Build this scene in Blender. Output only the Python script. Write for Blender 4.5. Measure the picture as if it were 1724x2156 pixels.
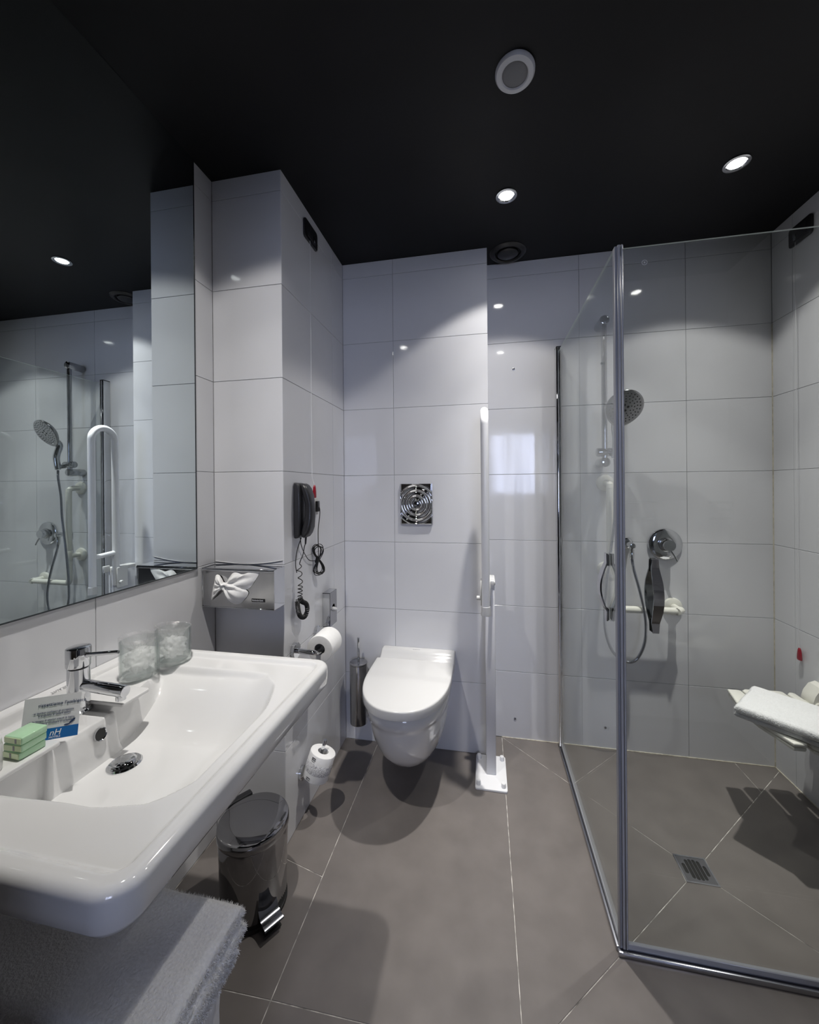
import bpy, bmesh, math, random
import numpy as np
from mathutils import Vector, Matrix, noise as mnoise
random.seed(7)
for o in list(bpy.data.objects): bpy.data.objects.remove(o)
SC = bpy.context.scene
COL = SC.collection
PI = math.pi

# ------------------------------------------------------------------ room measures (metres)
H = 1.27669                                   # eye height
X0, X1, X2, X3 = -.9805, -.7036, .0188, 1.2772   # left wall, pier side, end of back wall, right wall
Y1, Y2, Y3 = 1.2703, 1.8805, 2.0303           # pier front, back wall, shower wall
YF = -.06                                     # wall with the doorway
ZC = 2.4115
ROWS = [2.3377 - k / 3 for k in range(8)]

# ------------------------------------------------------------------ camera
cam = bpy.data.cameras.new('camera'); co = bpy.data.objects.new('camera', cam); COL.objects.link(co)
A_ = Vector((.98171494, .19017197, -.0083899)); B_ = Vector((.00810365, .00228283, .99996456)); C_ = Vector((-.19018438, .98174814, -.0007))
M = Matrix((A_, B_, -C_)).transposed().to_4x4(); M.translation = (0, 0, H)
co.matrix_world = M
cam.sensor_fit = 'VERTICAL'; cam.sensor_height = 36.0; cam.sensor_width = 36.0
cam.lens = 817.364 / 2156 * 36
cam.shift_y = -(1078 - 1026.448) / 2156
cam.clip_start = .01
SC.camera = co

# ------------------------------------------------------------------ world, exposure
w = bpy.data.worlds.new('world'); SC.world = w; w.use_nodes = True
w.node_tree.nodes['Background'].inputs[0].default_value = (.55, .65, .85, 1)
w.node_tree.nodes['Background'].inputs[1].default_value = .005
SC.view_settings.view_transform = 'Standard'; SC.view_settings.look = 'None'
SC.view_settings.gamma = 1; SC.view_settings.use_curve_mapping = False
SC.view_settings.exposure = 0.0
SC.cycles.max_bounces = 10; SC.cycles.transparent_max_bounces = 24
SC.cycles.glossy_bounces = 6; SC.cycles.transmission_bounces = 10
SC.cycles.sample_clamp_indirect = 4.0
SC.cycles.caustics_reflective = False; SC.cycles.caustics_refractive = False

# lamps: ceiling spots (x, y, watts); the daylight comes from window_1 beyond the doorway
SPOTS = [(.092, 1.56, 172), (.882, 1.567, 165), (-.64, .67, 94), (.14, .68, 8)]
WINDOW_STRENGTH = 15.5
SPOT_ANGLE = 108
BEAM = [(53, .062), (40, .10), (30, .165), (22, .33), (15, .60), (8, .90), (0, 1.0)]   # halogen beam: share of the axis intensity by angle
WIDE = [(53, .09), (40, .17), (30, .32), (22, .52), (15, .76), (8, .95), (0, 1.0)]    # wider lamp over the washbasin, tipped towards the pier

# ------------------------------------------------------------------ materials
MAT = {}
def nodes(name):
    m = bpy.data.materials.new(name); m.use_nodes = True; nt = m.node_tree; nt.nodes.clear()
    out = nt.nodes.new('ShaderNodeOutputMaterial'); MAT[name] = m
    return m, nt, out
def pbr(name, col, rough=.4, metal=0., ior=1.5, var=0., vscale=20., bump=0., bscale=100., objvar=0., rvar=0., bdist=.001, sheen=0., sss=0., coat=0., stretch=None):
    m, nt, out = nodes(name)
    p = nt.nodes.new('ShaderNodeBsdfPrincipled'); nt.links.new(p.outputs[0], out.inputs[0])
    p.inputs['Base Color'].default_value = (*col, 1); p.inputs['Roughness'].default_value = rough
    p.inputs['Metallic'].default_value = metal; p.inputs['IOR'].default_value = ior
    if sheen: p.inputs['Sheen Weight'].default_value = sheen
    if coat: p.inputs['Coat Weight'].default_value = coat; p.inputs['Coat Roughness'].default_value = .05
    if sss: p.inputs['Subsurface Weight'].default_value = sss; p.inputs['Subsurface Radius'].default_value = (.01, .01, .01); p.inputs['Subsurface Scale'].default_value = .5
    tc = nt.nodes.new('ShaderNodeTexCoord'); src = tc.outputs['Object']
    if stretch:
        mp = nt.nodes.new('ShaderNodeMapping'); mp.inputs['Scale'].default_value = stretch
        nt.links.new(src, mp.inputs[0]); src = mp.outputs[0]
    if var or objvar:
        n = nt.nodes.new('ShaderNodeTexNoise'); n.inputs['Scale'].default_value = vscale; n.inputs['Detail'].default_value = 5
        nt.links.new(src, n.inputs['Vector'])
        mr = nt.nodes.new('ShaderNodeMapRange'); mr.inputs['From Min'].default_value = .3; mr.inputs['From Max'].default_value = .7
        mr.inputs['To Min'].default_value = 1 - var; mr.inputs['To Max'].default_value = 1 + var
        nt.links.new(n.outputs[0], mr.inputs[0]); fac = mr.outputs[0]
        if objvar:
            oi = nt.nodes.new('ShaderNodeObjectInfo'); m2 = nt.nodes.new('ShaderNodeMapRange')
            m2.inputs['To Min'].default_value = 1 - objvar; m2.inputs['To Max'].default_value = 1 + objvar
            nt.links.new(oi.outputs['Random'], m2.inputs[0])
            mu = nt.nodes.new('ShaderNodeMath'); mu.operation = 'MULTIPLY'
            nt.links.new(fac, mu.inputs[0]); nt.links.new(m2.outputs[0], mu.inputs[1]); fac = mu.outputs[0]
        vm = nt.nodes.new('ShaderNodeVectorMath'); vm.operation = 'SCALE'; vm.inputs[0].default_value = col
        nt.links.new(fac, vm.inputs['Scale']); nt.links.new(vm.outputs[0], p.inputs['Base Color'])
        if rvar:
            m3 = nt.nodes.new('ShaderNodeMapRange'); m3.inputs['To Min'].default_value = rough - rvar; m3.inputs['To Max'].default_value = rough + rvar
            nt.links.new(n.outputs[0], m3.inputs[0]); nt.links.new(m3.outputs[0], p.inputs['Roughness'])
    if bump:
        n2 = nt.nodes.new('ShaderNodeTexNoise'); n2.inputs['Scale'].default_value = bscale; n2.inputs['Detail'].default_value = 3
        nt.links.new(src, n2.inputs['Vector'])
        b = nt.nodes.new('ShaderNodeBump'); b.inputs['Strength'].default_value = bump; b.inputs['Distance'].default_value = bdist
        nt.links.new(n2.outputs[0], b.inputs['Height']); nt.links.new(b.outputs[0], p.inputs['Normal'])
    return m
def thin_glass(name, tint=(.955, .975, .965), ior=1.5, rough=.0, extra=0.0):
    m, nt, out = nodes(name)
    tr = nt.nodes.new('ShaderNodeBsdfTransparent'); tr.inputs[0].default_value = (*tint, 1)
    gl = nt.nodes.new('ShaderNodeBsdfGlossy'); gl.inputs['Roughness'].default_value = rough; gl.inputs[0].default_value = (.95, .97, .96, 1)
    fr = nt.nodes.new('ShaderNodeFresnel'); ge = nt.nodes.new('ShaderNodeNewGeometry')
    mi_ = nt.nodes.new('ShaderNodeMapRange'); mi_.inputs['To Min'].default_value = ior; mi_.inputs['To Max'].default_value = 1 / ior
    nt.links.new(ge.outputs['Backfacing'], mi_.inputs[0]); nt.links.new(mi_.outputs[0], fr.inputs[0])   # same sheet seen from inside
    fac = fr.outputs[0]
    if extra:
        ad = nt.nodes.new('ShaderNodeMath'); ad.operation = 'ADD'; ad.inputs[1].default_value = extra; ad.use_clamp = True
        nt.links.new(fac, ad.inputs[0]); fac = ad.outputs[0]
    mx = nt.nodes.new('ShaderNodeMixShader')
    nt.links.new(fac, mx.inputs[0]); nt.links.new(tr.outputs[0], mx.inputs[1]); nt.links.new(gl.outputs[0], mx.inputs[2])
    nt.links.new(mx.outputs[0], out.inputs[0])
    return m
def emis(name, col, s):
    m, nt, out = nodes(name)
    e = nt.nodes.new('ShaderNodeEmission'); e.inputs[0].default_value = (*col, 1); e.inputs[1].default_value = s
    nt.links.new(e.outputs[0], out.inputs[0]); return m

pbr('tile_white', (.70, .705, .735), .06, var=.012, vscale=6, objvar=.012, bump=.05, bscale=14, bdist=.004)
pbr('grout', (.33, .335, .35), .8, var=.15, vscale=60)
pbr('tile_floor', (.172, .155, .146), .33, var=.10, vscale=9, objvar=.03, bump=.12, bscale=700, bdist=.0006, rvar=.07)
m = pbr('grout_floor', (.50, .48, .45), .9, var=.75, vscale=26)
pbr('ceiling_black', (.0105, .0108, .0118), .45, ior=1.25, var=.15, vscale=3, bump=.05, bscale=60)
pbr('ceramic', (.70, .70, .70), .06, var=.0, coat=.3)
pbr('plastic_white', (.64, .64, .638), .16)
pbr('seat_ivory', (.82, .81, .75), .25)
pbr('bar_ivory', (.80, .79, .72), .22)
pbr('enamel_white', (.80, .805, .83), .25)
pbr('cap_grey', (.55, .55, .55), .5)
pbr('chrome', (.66, .67, .69), .05, metal=1)
pbr('chrome_brushed', (.42, .42, .43), .16, metal=1, var=.04, vscale=30, stretch=(1, 1, .05))
pbr('bin_steel', (.36, .355, .36), .045, metal=1)
pbr('chrome_dark', (.30, .31, .34), .14, metal=1)
pbr('aluminium', (.42, .43, .47), .2, metal=1)
pbr('mirror_silver', (.72, .79, .81), .0, metal=1)
pbr('mirror_edge', (.03, .035, .04), .2)
pbr('black_plastic', (.012, .012, .014), .32)
pbr('phone_black', (.018, .018, .021), .36)
pbr('rubber_black', (.008, .008, .008), .6)
pbr('red_plastic', (.28, .004, .018), .28)
pbr('paper', (.86, .86, .86), .9, var=.03, vscale=60, bump=.2, bscale=300)
pbr('card', (.78, .79, .82), .55)
pbr('card_blue', (.004, .13, .42), .5)
pbr('ink', (.03, .05, .12), .7)
pbr('ink_black', (.015, .015, .015), .7)
pbr('ink_grey', (.30, .30, .32), .7)
pbr('ink_white', (.85, .87, .9), .7)
pbr('soap_green', (.42, .66, .43), .35, var=.05, vscale=50, coat=.4)
pbr('soap_label', (.62, .74, .45), .3, coat=.4)
pbr('terry', (.80, .80, .81), .95, var=.07, vscale=230, bump=.8, bscale=240, bdist=.003, sheen=.25)
pbr('terry_smooth', (.80, .80, .81), .95, var=.03, vscale=200, bump=.4, bscale=700, bdist=.001)
pbr('seal', (.22, .23, .27), .35)
pbr('seal_light', (.36, .37, .40), .25)
pbr('post_grey', (.60, .605, .64), .5)
pbr('speaker_mesh', (.20, .20, .21), .6, bump=.8, bscale=900, bdist=.001)
pbr('ring_white', (.62, .63, .66), .35)
pbr('bedroom_wall', (.30, .29, .28), .8)
pbr('dark_wood', (.030, .022, .017), .35, var=.3, vscale=4, stretch=(18, 18, 1))
pbr('chrome_soft', (.47, .475, .49), .05, metal=1)
pbr('bedroom_floor', (.10, .08, .065), .6)
pbr('glass_edge', (.70, .78, .76), .25)
pbr('silicone', (.62, .58, .48), .5, var=.25, vscale=60)
thin_glass('glass_panel', (.875, .89, .885))
thin_glass('glass_tumbler', (.975, .985, .98), 1.5, 0, .015)
m = MAT['glass_tumbler']; nt = m.node_tree; trn = [q for q in nt.nodes if q.type == 'BSDF_TRANSPARENT'][0]
lw = nt.nodes.new('ShaderNodeLayerWeight'); lw.inputs[0].default_value = .22; pw_ = nt.nodes.new('ShaderNodeMath'); pw_.operation = 'POWER'; pw_.inputs[1].default_value = 1.5
mxc = nt.nodes.new('ShaderNodeMix'); mxc.data_type = 'RGBA'; mxc.inputs['A'].default_value = (.975, .985, .98, 1); mxc.inputs['B'].default_value = (.35, .42, .41, 1)
nt.links.new(lw.outputs['Facing'], pw_.inputs[0]); nt.links.new(pw_.outputs[0], mxc.inputs['Factor']); nt.links.new(mxc.outputs['Result'], trn.inputs[0])
pbr('film_wad', (.88, .89, .90), .3, bump=.5, bscale=90, bdist=.003)
MAT['film_wad'].node_tree.nodes['Principled BSDF'].inputs['Alpha'].default_value = .36
emis('lamp_glow', (1, .985, .95), 40)
emis('window_light', (.66, .73, 1.0), WINDOW_STRENGTH)
# thin clear plastic film round the tumblers
m, nt, out = nodes('film')
tr = nt.nodes.new('ShaderNodeBsdfTransparent'); gl = nt.nodes.new('ShaderNodeBsdfGlossy'); gl.inputs['Roughness'].default_value = .12
df = nt.nodes.new('ShaderNodeBsdfTranslucent'); df.inputs[0].default_value = (.9, .9, .9, 1)
n = nt.nodes.new('ShaderNodeTexNoise'); n.inputs['Scale'].default_value = 90; n.inputs['Detail'].default_value = 6
b = nt.nodes.new('ShaderNodeBump'); b.inputs['Strength'].default_value = .8; b.inputs['Distance'].default_value = .004
tc = nt.nodes.new('ShaderNodeTexCoord'); nt.links.new(tc.outputs['Object'], n.inputs['Vector']); nt.links.new(n.outputs[0], b.inputs['Height']); nt.links.new(b.outputs[0], gl.inputs['Normal'])
a1 = nt.nodes.new('ShaderNodeMixShader'); a1.inputs[0].default_value = .6; nt.links.new(gl.outputs[0], a1.inputs[1]); nt.links.new(df.outputs[0], a1.inputs[2])
a2 = nt.nodes.new('ShaderNodeMixShader'); a2.inputs[0].default_value = .17; nt.links.new(tr.outputs[0], a2.inputs[1]); nt.links.new(a1.outputs[0], a2.inputs[2]); nt.links.new(a2.outputs[0], out.inputs[0])
# sheer curtain
m, nt, out = nodes('sheer')
tr = nt.nodes.new('ShaderNodeBsdfTransparent'); df = nt.nodes.new('ShaderNodeBsdfTranslucent'); df.inputs[0].default_value = (.62, .65, .72, 1)
a2 = nt.nodes.new('ShaderNodeMixShader'); a2.inputs[0].default_value = .42; nt.links.new(tr.outputs[0], a2.inputs[1]); nt.links.new(df.outputs[0], a2.inputs[2]); nt.links.new(a2.outputs[0], out.inputs[0])
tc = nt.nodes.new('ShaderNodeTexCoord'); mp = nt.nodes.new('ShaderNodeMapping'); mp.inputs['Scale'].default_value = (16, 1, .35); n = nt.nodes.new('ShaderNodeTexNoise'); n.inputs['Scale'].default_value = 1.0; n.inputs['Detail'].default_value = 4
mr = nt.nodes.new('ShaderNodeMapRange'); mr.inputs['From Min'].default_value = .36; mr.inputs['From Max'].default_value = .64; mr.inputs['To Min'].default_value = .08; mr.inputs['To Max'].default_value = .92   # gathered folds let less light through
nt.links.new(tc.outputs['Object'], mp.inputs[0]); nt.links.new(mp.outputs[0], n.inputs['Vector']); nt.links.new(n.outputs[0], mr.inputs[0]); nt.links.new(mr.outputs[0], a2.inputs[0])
# printed toilet paper: a grey leaf pattern in a band round the roll
m, nt, out = nodes('paper_printed')
p = nt.nodes.new('ShaderNodeBsdfPrincipled'); p.inputs['Roughness'].default_value = .85; nt.links.new(p.outputs[0], out.inputs[0])
tc = nt.nodes.new('ShaderNodeTexCoord'); v = nt.nodes.new('ShaderNodeTexVoronoi'); v.feature = 'DISTANCE_TO_EDGE'; v.inputs['Scale'].default_value = 190
dn = nt.nodes.new('ShaderNodeTexNoise'); dn.inputs['Scale'].default_value = 60
vm = nt.nodes.new('ShaderNodeVectorMath'); vm.operation = 'MULTIPLY_ADD'; vm.inputs[1].default_value = (.03, .03, .03)
nt.links.new(tc.outputs['Object'], dn.inputs['Vector']); nt.links.new(dn.outputs['Color'], vm.inputs[0]); nt.links.new(tc.outputs['Object'], vm.inputs[2]); nt.links.new(vm.outputs[0], v.inputs['Vector'])
r = nt.nodes.new('ShaderNodeValToRGB'); r.color_ramp.elements[0].position = .05; r.color_ramp.elements[0].color = (.34, .34, .36, 1); r.color_ramp.elements[1].position = .11; r.color_ramp.elements[1].color = (.84, .84, .85, 1)
nt.links.new(v.outputs['Distance'], r.inputs[0]); nt.links.new(r.outputs[0], p.inputs['Base Color'])

# ------------------------------------------------------------------ mesh helpers
def V(*a): return Vector(a)
def link(o): COL.objects.link(o); return o
def mesh_from(bm, name, smooth=40):
    bmesh.ops.recalc_face_normals(bm, faces=bm.faces[:])
    me = bpy.data.meshes.new(name); bm.to_mesh(me); bm.free()
    if smooth:
        me.polygons.foreach_set('use_smooth', [True] * len(me.polygons))
        me.set_sharp_from_angle(angle=math.radians(smooth))
    return me
def obj(name, bm, mat, parent=None, label=None, smooth=40, kind=None):
    me = mesh_from(bm, name, smooth) if isinstance(bm, bmesh.types.BMesh) else bm
    for m in (mat if isinstance(mat, (list, tuple)) else [mat]): me.materials.append(MAT[m])
    o = link(bpy.data.objects.new(name, me))
    if parent is not None:
        o.parent = parent
        if parent.type == 'EMPTY': o.matrix_parent_inverse = Matrix.Translation(-Vector(parent['base']))
    if label: o['label'] = label
    if kind: o['kind'] = kind
    return o
def thing(name, label, cat, base, group=None):
    o = link(bpy.data.objects.new(name, None)); o.location = base; o.empty_display_size = .05
    o['base'] = list(base); o['label'] = label; o['category'] = cat
    if group: o['group'] = group
    return o
def tag(o, label, cat, group=None):
    o['label'] = label; o['category'] = cat
    if group: o['group'] = group
    return o
def struct(name, bm, mat, smooth=0):
    o = obj(name, bm, mat, smooth=smooth); o['kind'] = 'structure'; return o
def NB(): return bmesh.new()
def box(bm, x0, x1, y0, y1, z0, z1, bev=0, seg=2, mi=0):
    vs = [bm.verts.new((x, y, z)) for z in (z0, z1) for y in (y0, y1) for x in (x0, x1)]
    fs = [bm.faces.new([vs[i] for i in q]) for q in ((0, 2, 3, 1), (4, 5, 7, 6), (0, 1, 5, 4), (2, 6, 7, 3), (0, 4, 6, 2), (1, 3, 7, 5))]
    for f in fs: f.material_index = mi
    if bev:
        es = list({e for f in fs for e in f.edges})
        r = bmesh.ops.bevel(bm, geom=es, offset=bev, segments=seg, affect='EDGES', profile=.5)
        for f in r['faces']: f.material_index = mi
    return vs
def frame_of(t, ref=None):
    t = t.normalized(); ref = ref or (V(0, 0, 1) if abs(t.z) < .9 else V(1, 0, 0))
    a = t.cross(ref).normalized(); return a, a.cross(t).normalized()
def ring(bm, c, a, b, ra, rb=None, n=24):
    rb = ra if rb is None else rb
    return [bm.verts.new(c + a * (ra * math.cos(2 * PI * i / n)) + b * (rb * math.sin(2 * PI * i / n))) for i in range(n)]
def bridge(bm, r0, r1, mi=0):
    n = len(r0)
    for i in range(n):
        f = bm.faces.new((r0[i], r0[(i + 1) % n], r1[(i + 1) % n], r1[i])); f.material_index = mi
def cap(bm, r, mi=0):
    f = bm.faces.new(r); f.material_index = mi
def loft(bm, rings, c0=True, c1=True, mi=0):
    rs = [[bm.verts.new(p) for p in r] for r in rings]
    for k in range(len(rs) - 1): bridge(bm, rs[k], rs[k + 1], mi)
    if c0: cap(bm, rs[0], mi)
    if c1: cap(bm, rs[-1], mi)
    return rs
def lathe(bm, prof, c, axis=(0, 0, 1), n=32, c0=True, c1=True, mi=0, ref=None):
    """prof: (radius, height along axis)"""
    ax = Vector(axis).normalized(); a, b = frame_of(ax, ref); c = Vector(c); rs = []
    for r, h in prof: rs.append(ring(bm, c + ax * h, a, b, max(r, 1e-5), n=n))
    for k in range(len(rs) - 1): bridge(bm, rs[k], rs[k + 1], mi)
    if c0: cap(bm, rs[0], mi)
    if c1: cap(bm, rs[-1], mi)
def cyl(bm, p0, p1, r0, r1=None, n=24, bev=0, mi=0):
    p0, p1 = Vector(p0), Vector(p1); L = (p1 - p0).length; r1 = r0 if r1 is None else r1
    if bev: prof = [(r0 - bev, 0), (r0 - bev * .3, bev * .3), (r0, bev), (r1, L - bev), (r1 - bev * .3, L - bev * .3), (r1 - bev, L)]
    else: prof = [(r0, 0), (r1, L)]
    lathe(bm, prof, p0, p1 - p0, n, mi=mi)
def tube(bm, pts, r, n=12, closed=False, caps=True, mi=0):
    pts = [Vector(p) for p in pts]; N = len(pts); rs = []; a = None
    for i in range(N):
        if closed: t = pts[(i + 1) % N] - pts[i - 1]
        else: t = pts[min(i + 1, N - 1)] - pts[max(i - 1, 0)]
        t.normalize()
        if a is None: a, b = frame_of(t)
        else:
            a = (a - t * a.dot(t))
            a = a.normalized() if a.length > 1e-6 else frame_of(t)[0]
            b = t.cross(a)
        rr = r[i] if isinstance(r, (list, tuple)) else r
        rs.append(ring(bm, pts[i], a, t.cross(a), rr, n=n))
    for k in range(N - 1): bridge(bm, rs[k], rs[k + 1], mi)
    if closed: bridge(bm, rs[-1], rs[0], mi)
    elif caps: cap(bm, rs[0], mi); cap(bm, rs[-1], mi)
def spline(pts, m=10):
    P = [Vector(p) for p in pts]; P = [P[0] * 2 - P[1]] + P + [P[-1] * 2 - P[-2]]; out = []
    for i in range(1, len(P) - 2):
        for k in range(m):
            t = k / m; a, b, c, d = P[i - 1:i + 3]
            out.append(.5 * ((2 * b) + (c - a) * t + (2 * a - 5 * b + 4 * c - d) * t * t + (3 * b - a - 3 * c + d) * t ** 3))
    out.append(P[-2]); return out
def bend(pts, rad, m=8):
    """polyline with rounded corners"""
    P = [Vector(p) for p in pts]; out = [P[0]]
    for i in range(1, len(P) - 1):
        u = (P[i - 1] - P[i]).normalized(); v = (P[i + 1] - P[i]).normalized()
        s = P[i] + u * rad; e = P[i] + v * rad
        for k in range(m + 1):
            t = k / m; out.append(s * (1 - t) ** 2 + P[i] * 2 * t * (1 - t) + e * t * t)
    out.append(P[-1]); return out
def plate(bm, outer, holes, z0, z1, mi=0, xf=None):
    """flat plate with through holes; loops are lists of (x, y)"""
    xf = xf or (lambda p: p)
    es = []
    for L in [outer] + holes:
        vs = [bm.verts.new(xf(Vector((p[0], p[1], z0)))) for p in L]
        es += [bm.edges.new((vs[i], vs[(i + 1) % len(vs)])) for i in range(len(vs))]
    g = bmesh.ops.triangle_fill(bm, edges=es, use_beauty=True)
    fs = [f for f in g['geom'] if isinstance(f, bmesh.types.BMFace)]
    ex = bmesh.ops.extrude_face_region(bm, geom=fs)
    d = xf(Vector((0, 0, z1))) - xf(Vector((0, 0, z0)))
    bmesh.ops.translate(bm, verts=[v for v in ex['geom'] if isinstance(v, bmesh.types.BMVert)], vec=d)
    for f in bm.faces: f.material_index = mi if f.material_index == 0 else f.material_index
def rrect(x0, x1, y0, y1, r, n=6):
    out = []
    for cx, cy, a0 in ((x1 - r, y1 - r, 0), (x0 + r, y1 - r, PI / 2), (x0 + r, y0 + r, PI), (x1 - r, y0 + r, 1.5 * PI)):
        for k in range(n + 1):
            a = a0 + PI / 2 * k / n; out.append((cx + r * math.cos(a), cy + r * math.sin(a)))
    return out
def circ(cx, cy, r, n=24): return [(cx + r * math.cos(2 * PI * i / n), cy + r * math.sin(2 * PI * i / n)) for i in range(n)]
def roundslab(bm, outline, z0, z1, r, steps=4, xf=None, mi=0):
    """convex outline [(x, y)] extruded z0..z1 with rounded top and bottom edges"""
    c = Vector((sum(p[0] for p in outline) / len(outline), sum(p[1] for p in outline) / len(outline)))
    xs = [p[0] for p in outline]; ys = [p[1] for p in outline]
    hx, hy = (max(xs) - min(xs)) / 2, (max(ys) - min(ys)) / 2
    xf = xf or (lambda p: p); rings = []
    lv = [(r * (1 - math.sin(PI / 2 * k / steps)), z0 + r * (1 - math.cos(PI / 2 * k / steps))) for k in range(steps + 1)]
    lv += [(r * (1 - math.cos(PI / 2 * k / steps)), z1 - r * (1 - math.sin(PI / 2 * k / steps))) for k in range(steps + 1)]
    for ins, z in lv:
        sx, sy = 1 - ins / hx, 1 - ins / hy
        rings.append([xf(Vector((c.x + (p[0] - c.x) * sx, c.y + (p[1] - c.y) * sy, z))) for p in outline])
    loft(bm, rings, mi=mi)
def lettering(body, size, o, xd, yd, mat, parent, name='lettering', align='LEFT', shear=0, ext=.0002, space=1.0):
    cu = bpy.data.curves.new('t', 'FONT'); cu.body = body; cu.size = size; cu.align_x = align; cu.extrude = ext; cu.shear = shear; cu.space_line = space; cu.resolution_u = 3
    t = bpy.data.objects.new('t', cu); COL.objects.link(t)
    me = bpy.data.meshes.new_from_object(t.evaluated_get(bpy.context.evaluated_depsgraph_get()))
    bpy.data.objects.remove(t); bpy.data.curves.remove(cu)
    xd = Vector(xd).normalized(); yd = Vector(yd); yd = (yd - xd * yd.dot(xd)).normalized(); n = xd.cross(yd)
    Mx = Matrix((xd, yd, n)).transposed().to_4x4(); Mx.translation = Vector(o) + n * .0003
    me.transform(Mx); me.materials.clear()
    return obj(name, me, mat, parent)

# ------------------------------------------------------------------ walls, floor and ceiling with their tiles
_tm = {}
def tile_mesh(w_, h_, ch=.0008, dep=.004):
    k = (round(w_, 3), round(h_, 3))
    if k in _tm: return _tm[k]
    bm = NB(); r = []
    for n_, i in ((-dep, 0), (-ch, 0), (0, ch)):
        r.append([bm.verts.new((x, y, n_)) for x, y in ((i, i), (w_ - i, i), (w_ - i, h_ - i), (i, h_ - i))])
    bridge(bm, r[0], r[1]); bridge(bm, r[1], r[2]); cap(bm, r[2])
    me = bpy.data.meshes.new('tile'); bmesh.ops.recalc_face_normals(bm, faces=bm.faces[:]); bm.to_mesh(me); bm.free()
    me.materials.append(MAT['tile_white']); _tm[k] = me
    return me
def tiles(parent, o, ud, nd, us, zs, skip=None):
    """wall tiles: us along ud from origin o, rows between the heights zs, facing nd"""
    ud, nd = Vector(ud), Vector(nd); vd = V(0, 0, 1); j = .0009
    flip = ud.cross(vd).dot(nd) < 0
    for i in range(len(us) - 1):
        for k in range(len(zs) - 1):
            z1, z0 = zs[k], zs[k + 1]
            if us[i + 1] - us[i] < .012 or z1 - z0 < .012: continue
            if skip and skip(us[i], us[i + 1], z0, z1): continue
            wd, ht = us[i + 1] - us[i] - 2 * j, z1 - z0 - 2 * j
            t = bpy.data.objects.new('tile', tile_mesh(wd, ht)); COL.objects.link(t)
            if flip: org = Vector(o) + ud * (us[i + 1] - j) + vd * (z0 + j); xu = -ud
            else: org = Vector(o) + ud * (us[i] + j) + vd * (z0 + j); xu = ud
            Mx = Matrix((xu, vd, nd)).transposed().to_4x4(); Mx.translation = org
            t.parent = parent; t.matrix_local = Mx
ZT = [ZC] + ROWS[:7] + [.001]
g = .0022
bm = NB(); box(bm, X0 - .1, X0 - g, YF - .1, Y2 + .2, 0, ZC + .02); wl = struct('wall_left', bm, 'grout')
bm = NB(); box(bm, X0 - g, X1 - g, Y1 + g, Y2 + .2, 0, ZC + .02); wp = struct('wall_pier', bm, 'grout')
bm = NB(); box(bm, X1 - g, X2 - g, Y2 + g, Y3 + .15, 0, ZC + .02); wb = struct('wall_back', bm, 'grout')
bm = NB(); box(bm, X2 - g, X3 + .1, Y3 + g, Y3 + .15, 0, ZC + .02); ws = struct('wall_shower', bm, 'grout')
bm = NB(); box(bm, X3 + g, X3 + .1, YF - .1, Y3 + g, 0, ZC + .02); wr = struct('wall_right', bm, 'grout')
DX0, DX1, DZ = -.335, .69, 2.14
bm = NB()
box(bm, X0 - .1, DX0, YF - .12, YF - g, 0, ZC + .02); box(bm, DX1, X3 + .1, YF - .12, YF - g, 0, ZC + .02); box(bm, DX0, DX1, YF - .12, YF - g, DZ, ZC + .02)
wf = struct('wall_front', bm, 'grout')
tiles(wl, (X0, 0, 0), (0, 1, 0), (1, 0, 0), [YF, .36, .823, Y1], ZT)
tiles(wp, (0, Y1, 0), (1, 0, 0), (0, -1, 0), [X0, X1], ZT)
tiles(wp, (X1, 0, 0), (0, 1, 0), (1, 0, 0), [Y1, Y1 + .465, Y2], ZT)
tiles(wb, (0, Y2, 0), (1, 0, 0), (0, -1, 0), [X1, -.4415, X2], ZT)
tiles(wb, (X2, 0, 0), (0, 1, 0), (1, 0, 0), [Y2, Y3], ZT)
tiles(ws, (0, Y3, 0), (1, 0, 0), (0, -1, 0), [X2, .461, .929, X3], ZT)
tiles(wr, (X3, 0, 0), (0, 1, 0), (-1, 0, 0), [YF, .508, .976, 1.443, 1.911, Y3], ZT)
tiles(wf, (0, YF, 0), (1, 0, 0), (0, 1, 0), [X0, DX0], ZT); tiles(wf, (0, YF, 0), (1, 0, 0), (0, 1, 0), [DX1, .929, X3], ZT)

bm = NB(); box(bm, X0 - .1, X3 + .1, YF - .12, Y3 + .15, ZC, ZC + .1); struct('ceiling', bm, 'ceiling_black')

# floor tiles as cut polygons round the shower drain
bm = NB(); box(bm, X0 - .1, X3 + .1, YF - .12, Y3 + .15, -.06, -.0012); fl = struct('floor', bm, 'grout_floor')
XA, XB = -.534, .076
UL, UR, LR, LL = (.628, 1.486), (.727, 1.488), (.722, 1.395), (.626, 1.392)
FT = [[(X0, YF), (XA, YF), (XA, .882), (X0, .870)], [(X0, .870), (XA, .882), (XA, 1.195), (X0, 1.30)], [(X0, 1.30), (XA, 1.195), (XA, Y2), (X0, Y2)],
      [(XA, YF), (XB, YF), (XB, .889), (XA, .882)], [(XA, .882), (XB, .889), (XB, Y3), (XA, Y3)],
      [(XB, YF), (X3, YF), (X3, .889), (XB, .889)],
      [(XB, .889), LL, UL, (XB, Y3)], [(XB, Y3), UL, UR, (1.1155, 1.8545), (1.1155, Y3)], [(1.1155, 1.8545), (X3, 2.006), (X3, Y3), (1.1155, Y3)],
      [UR, LR, (X3, .889), (X3, 2.006)], [LL, (XB, .889), (X3, .889), LR]]
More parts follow.
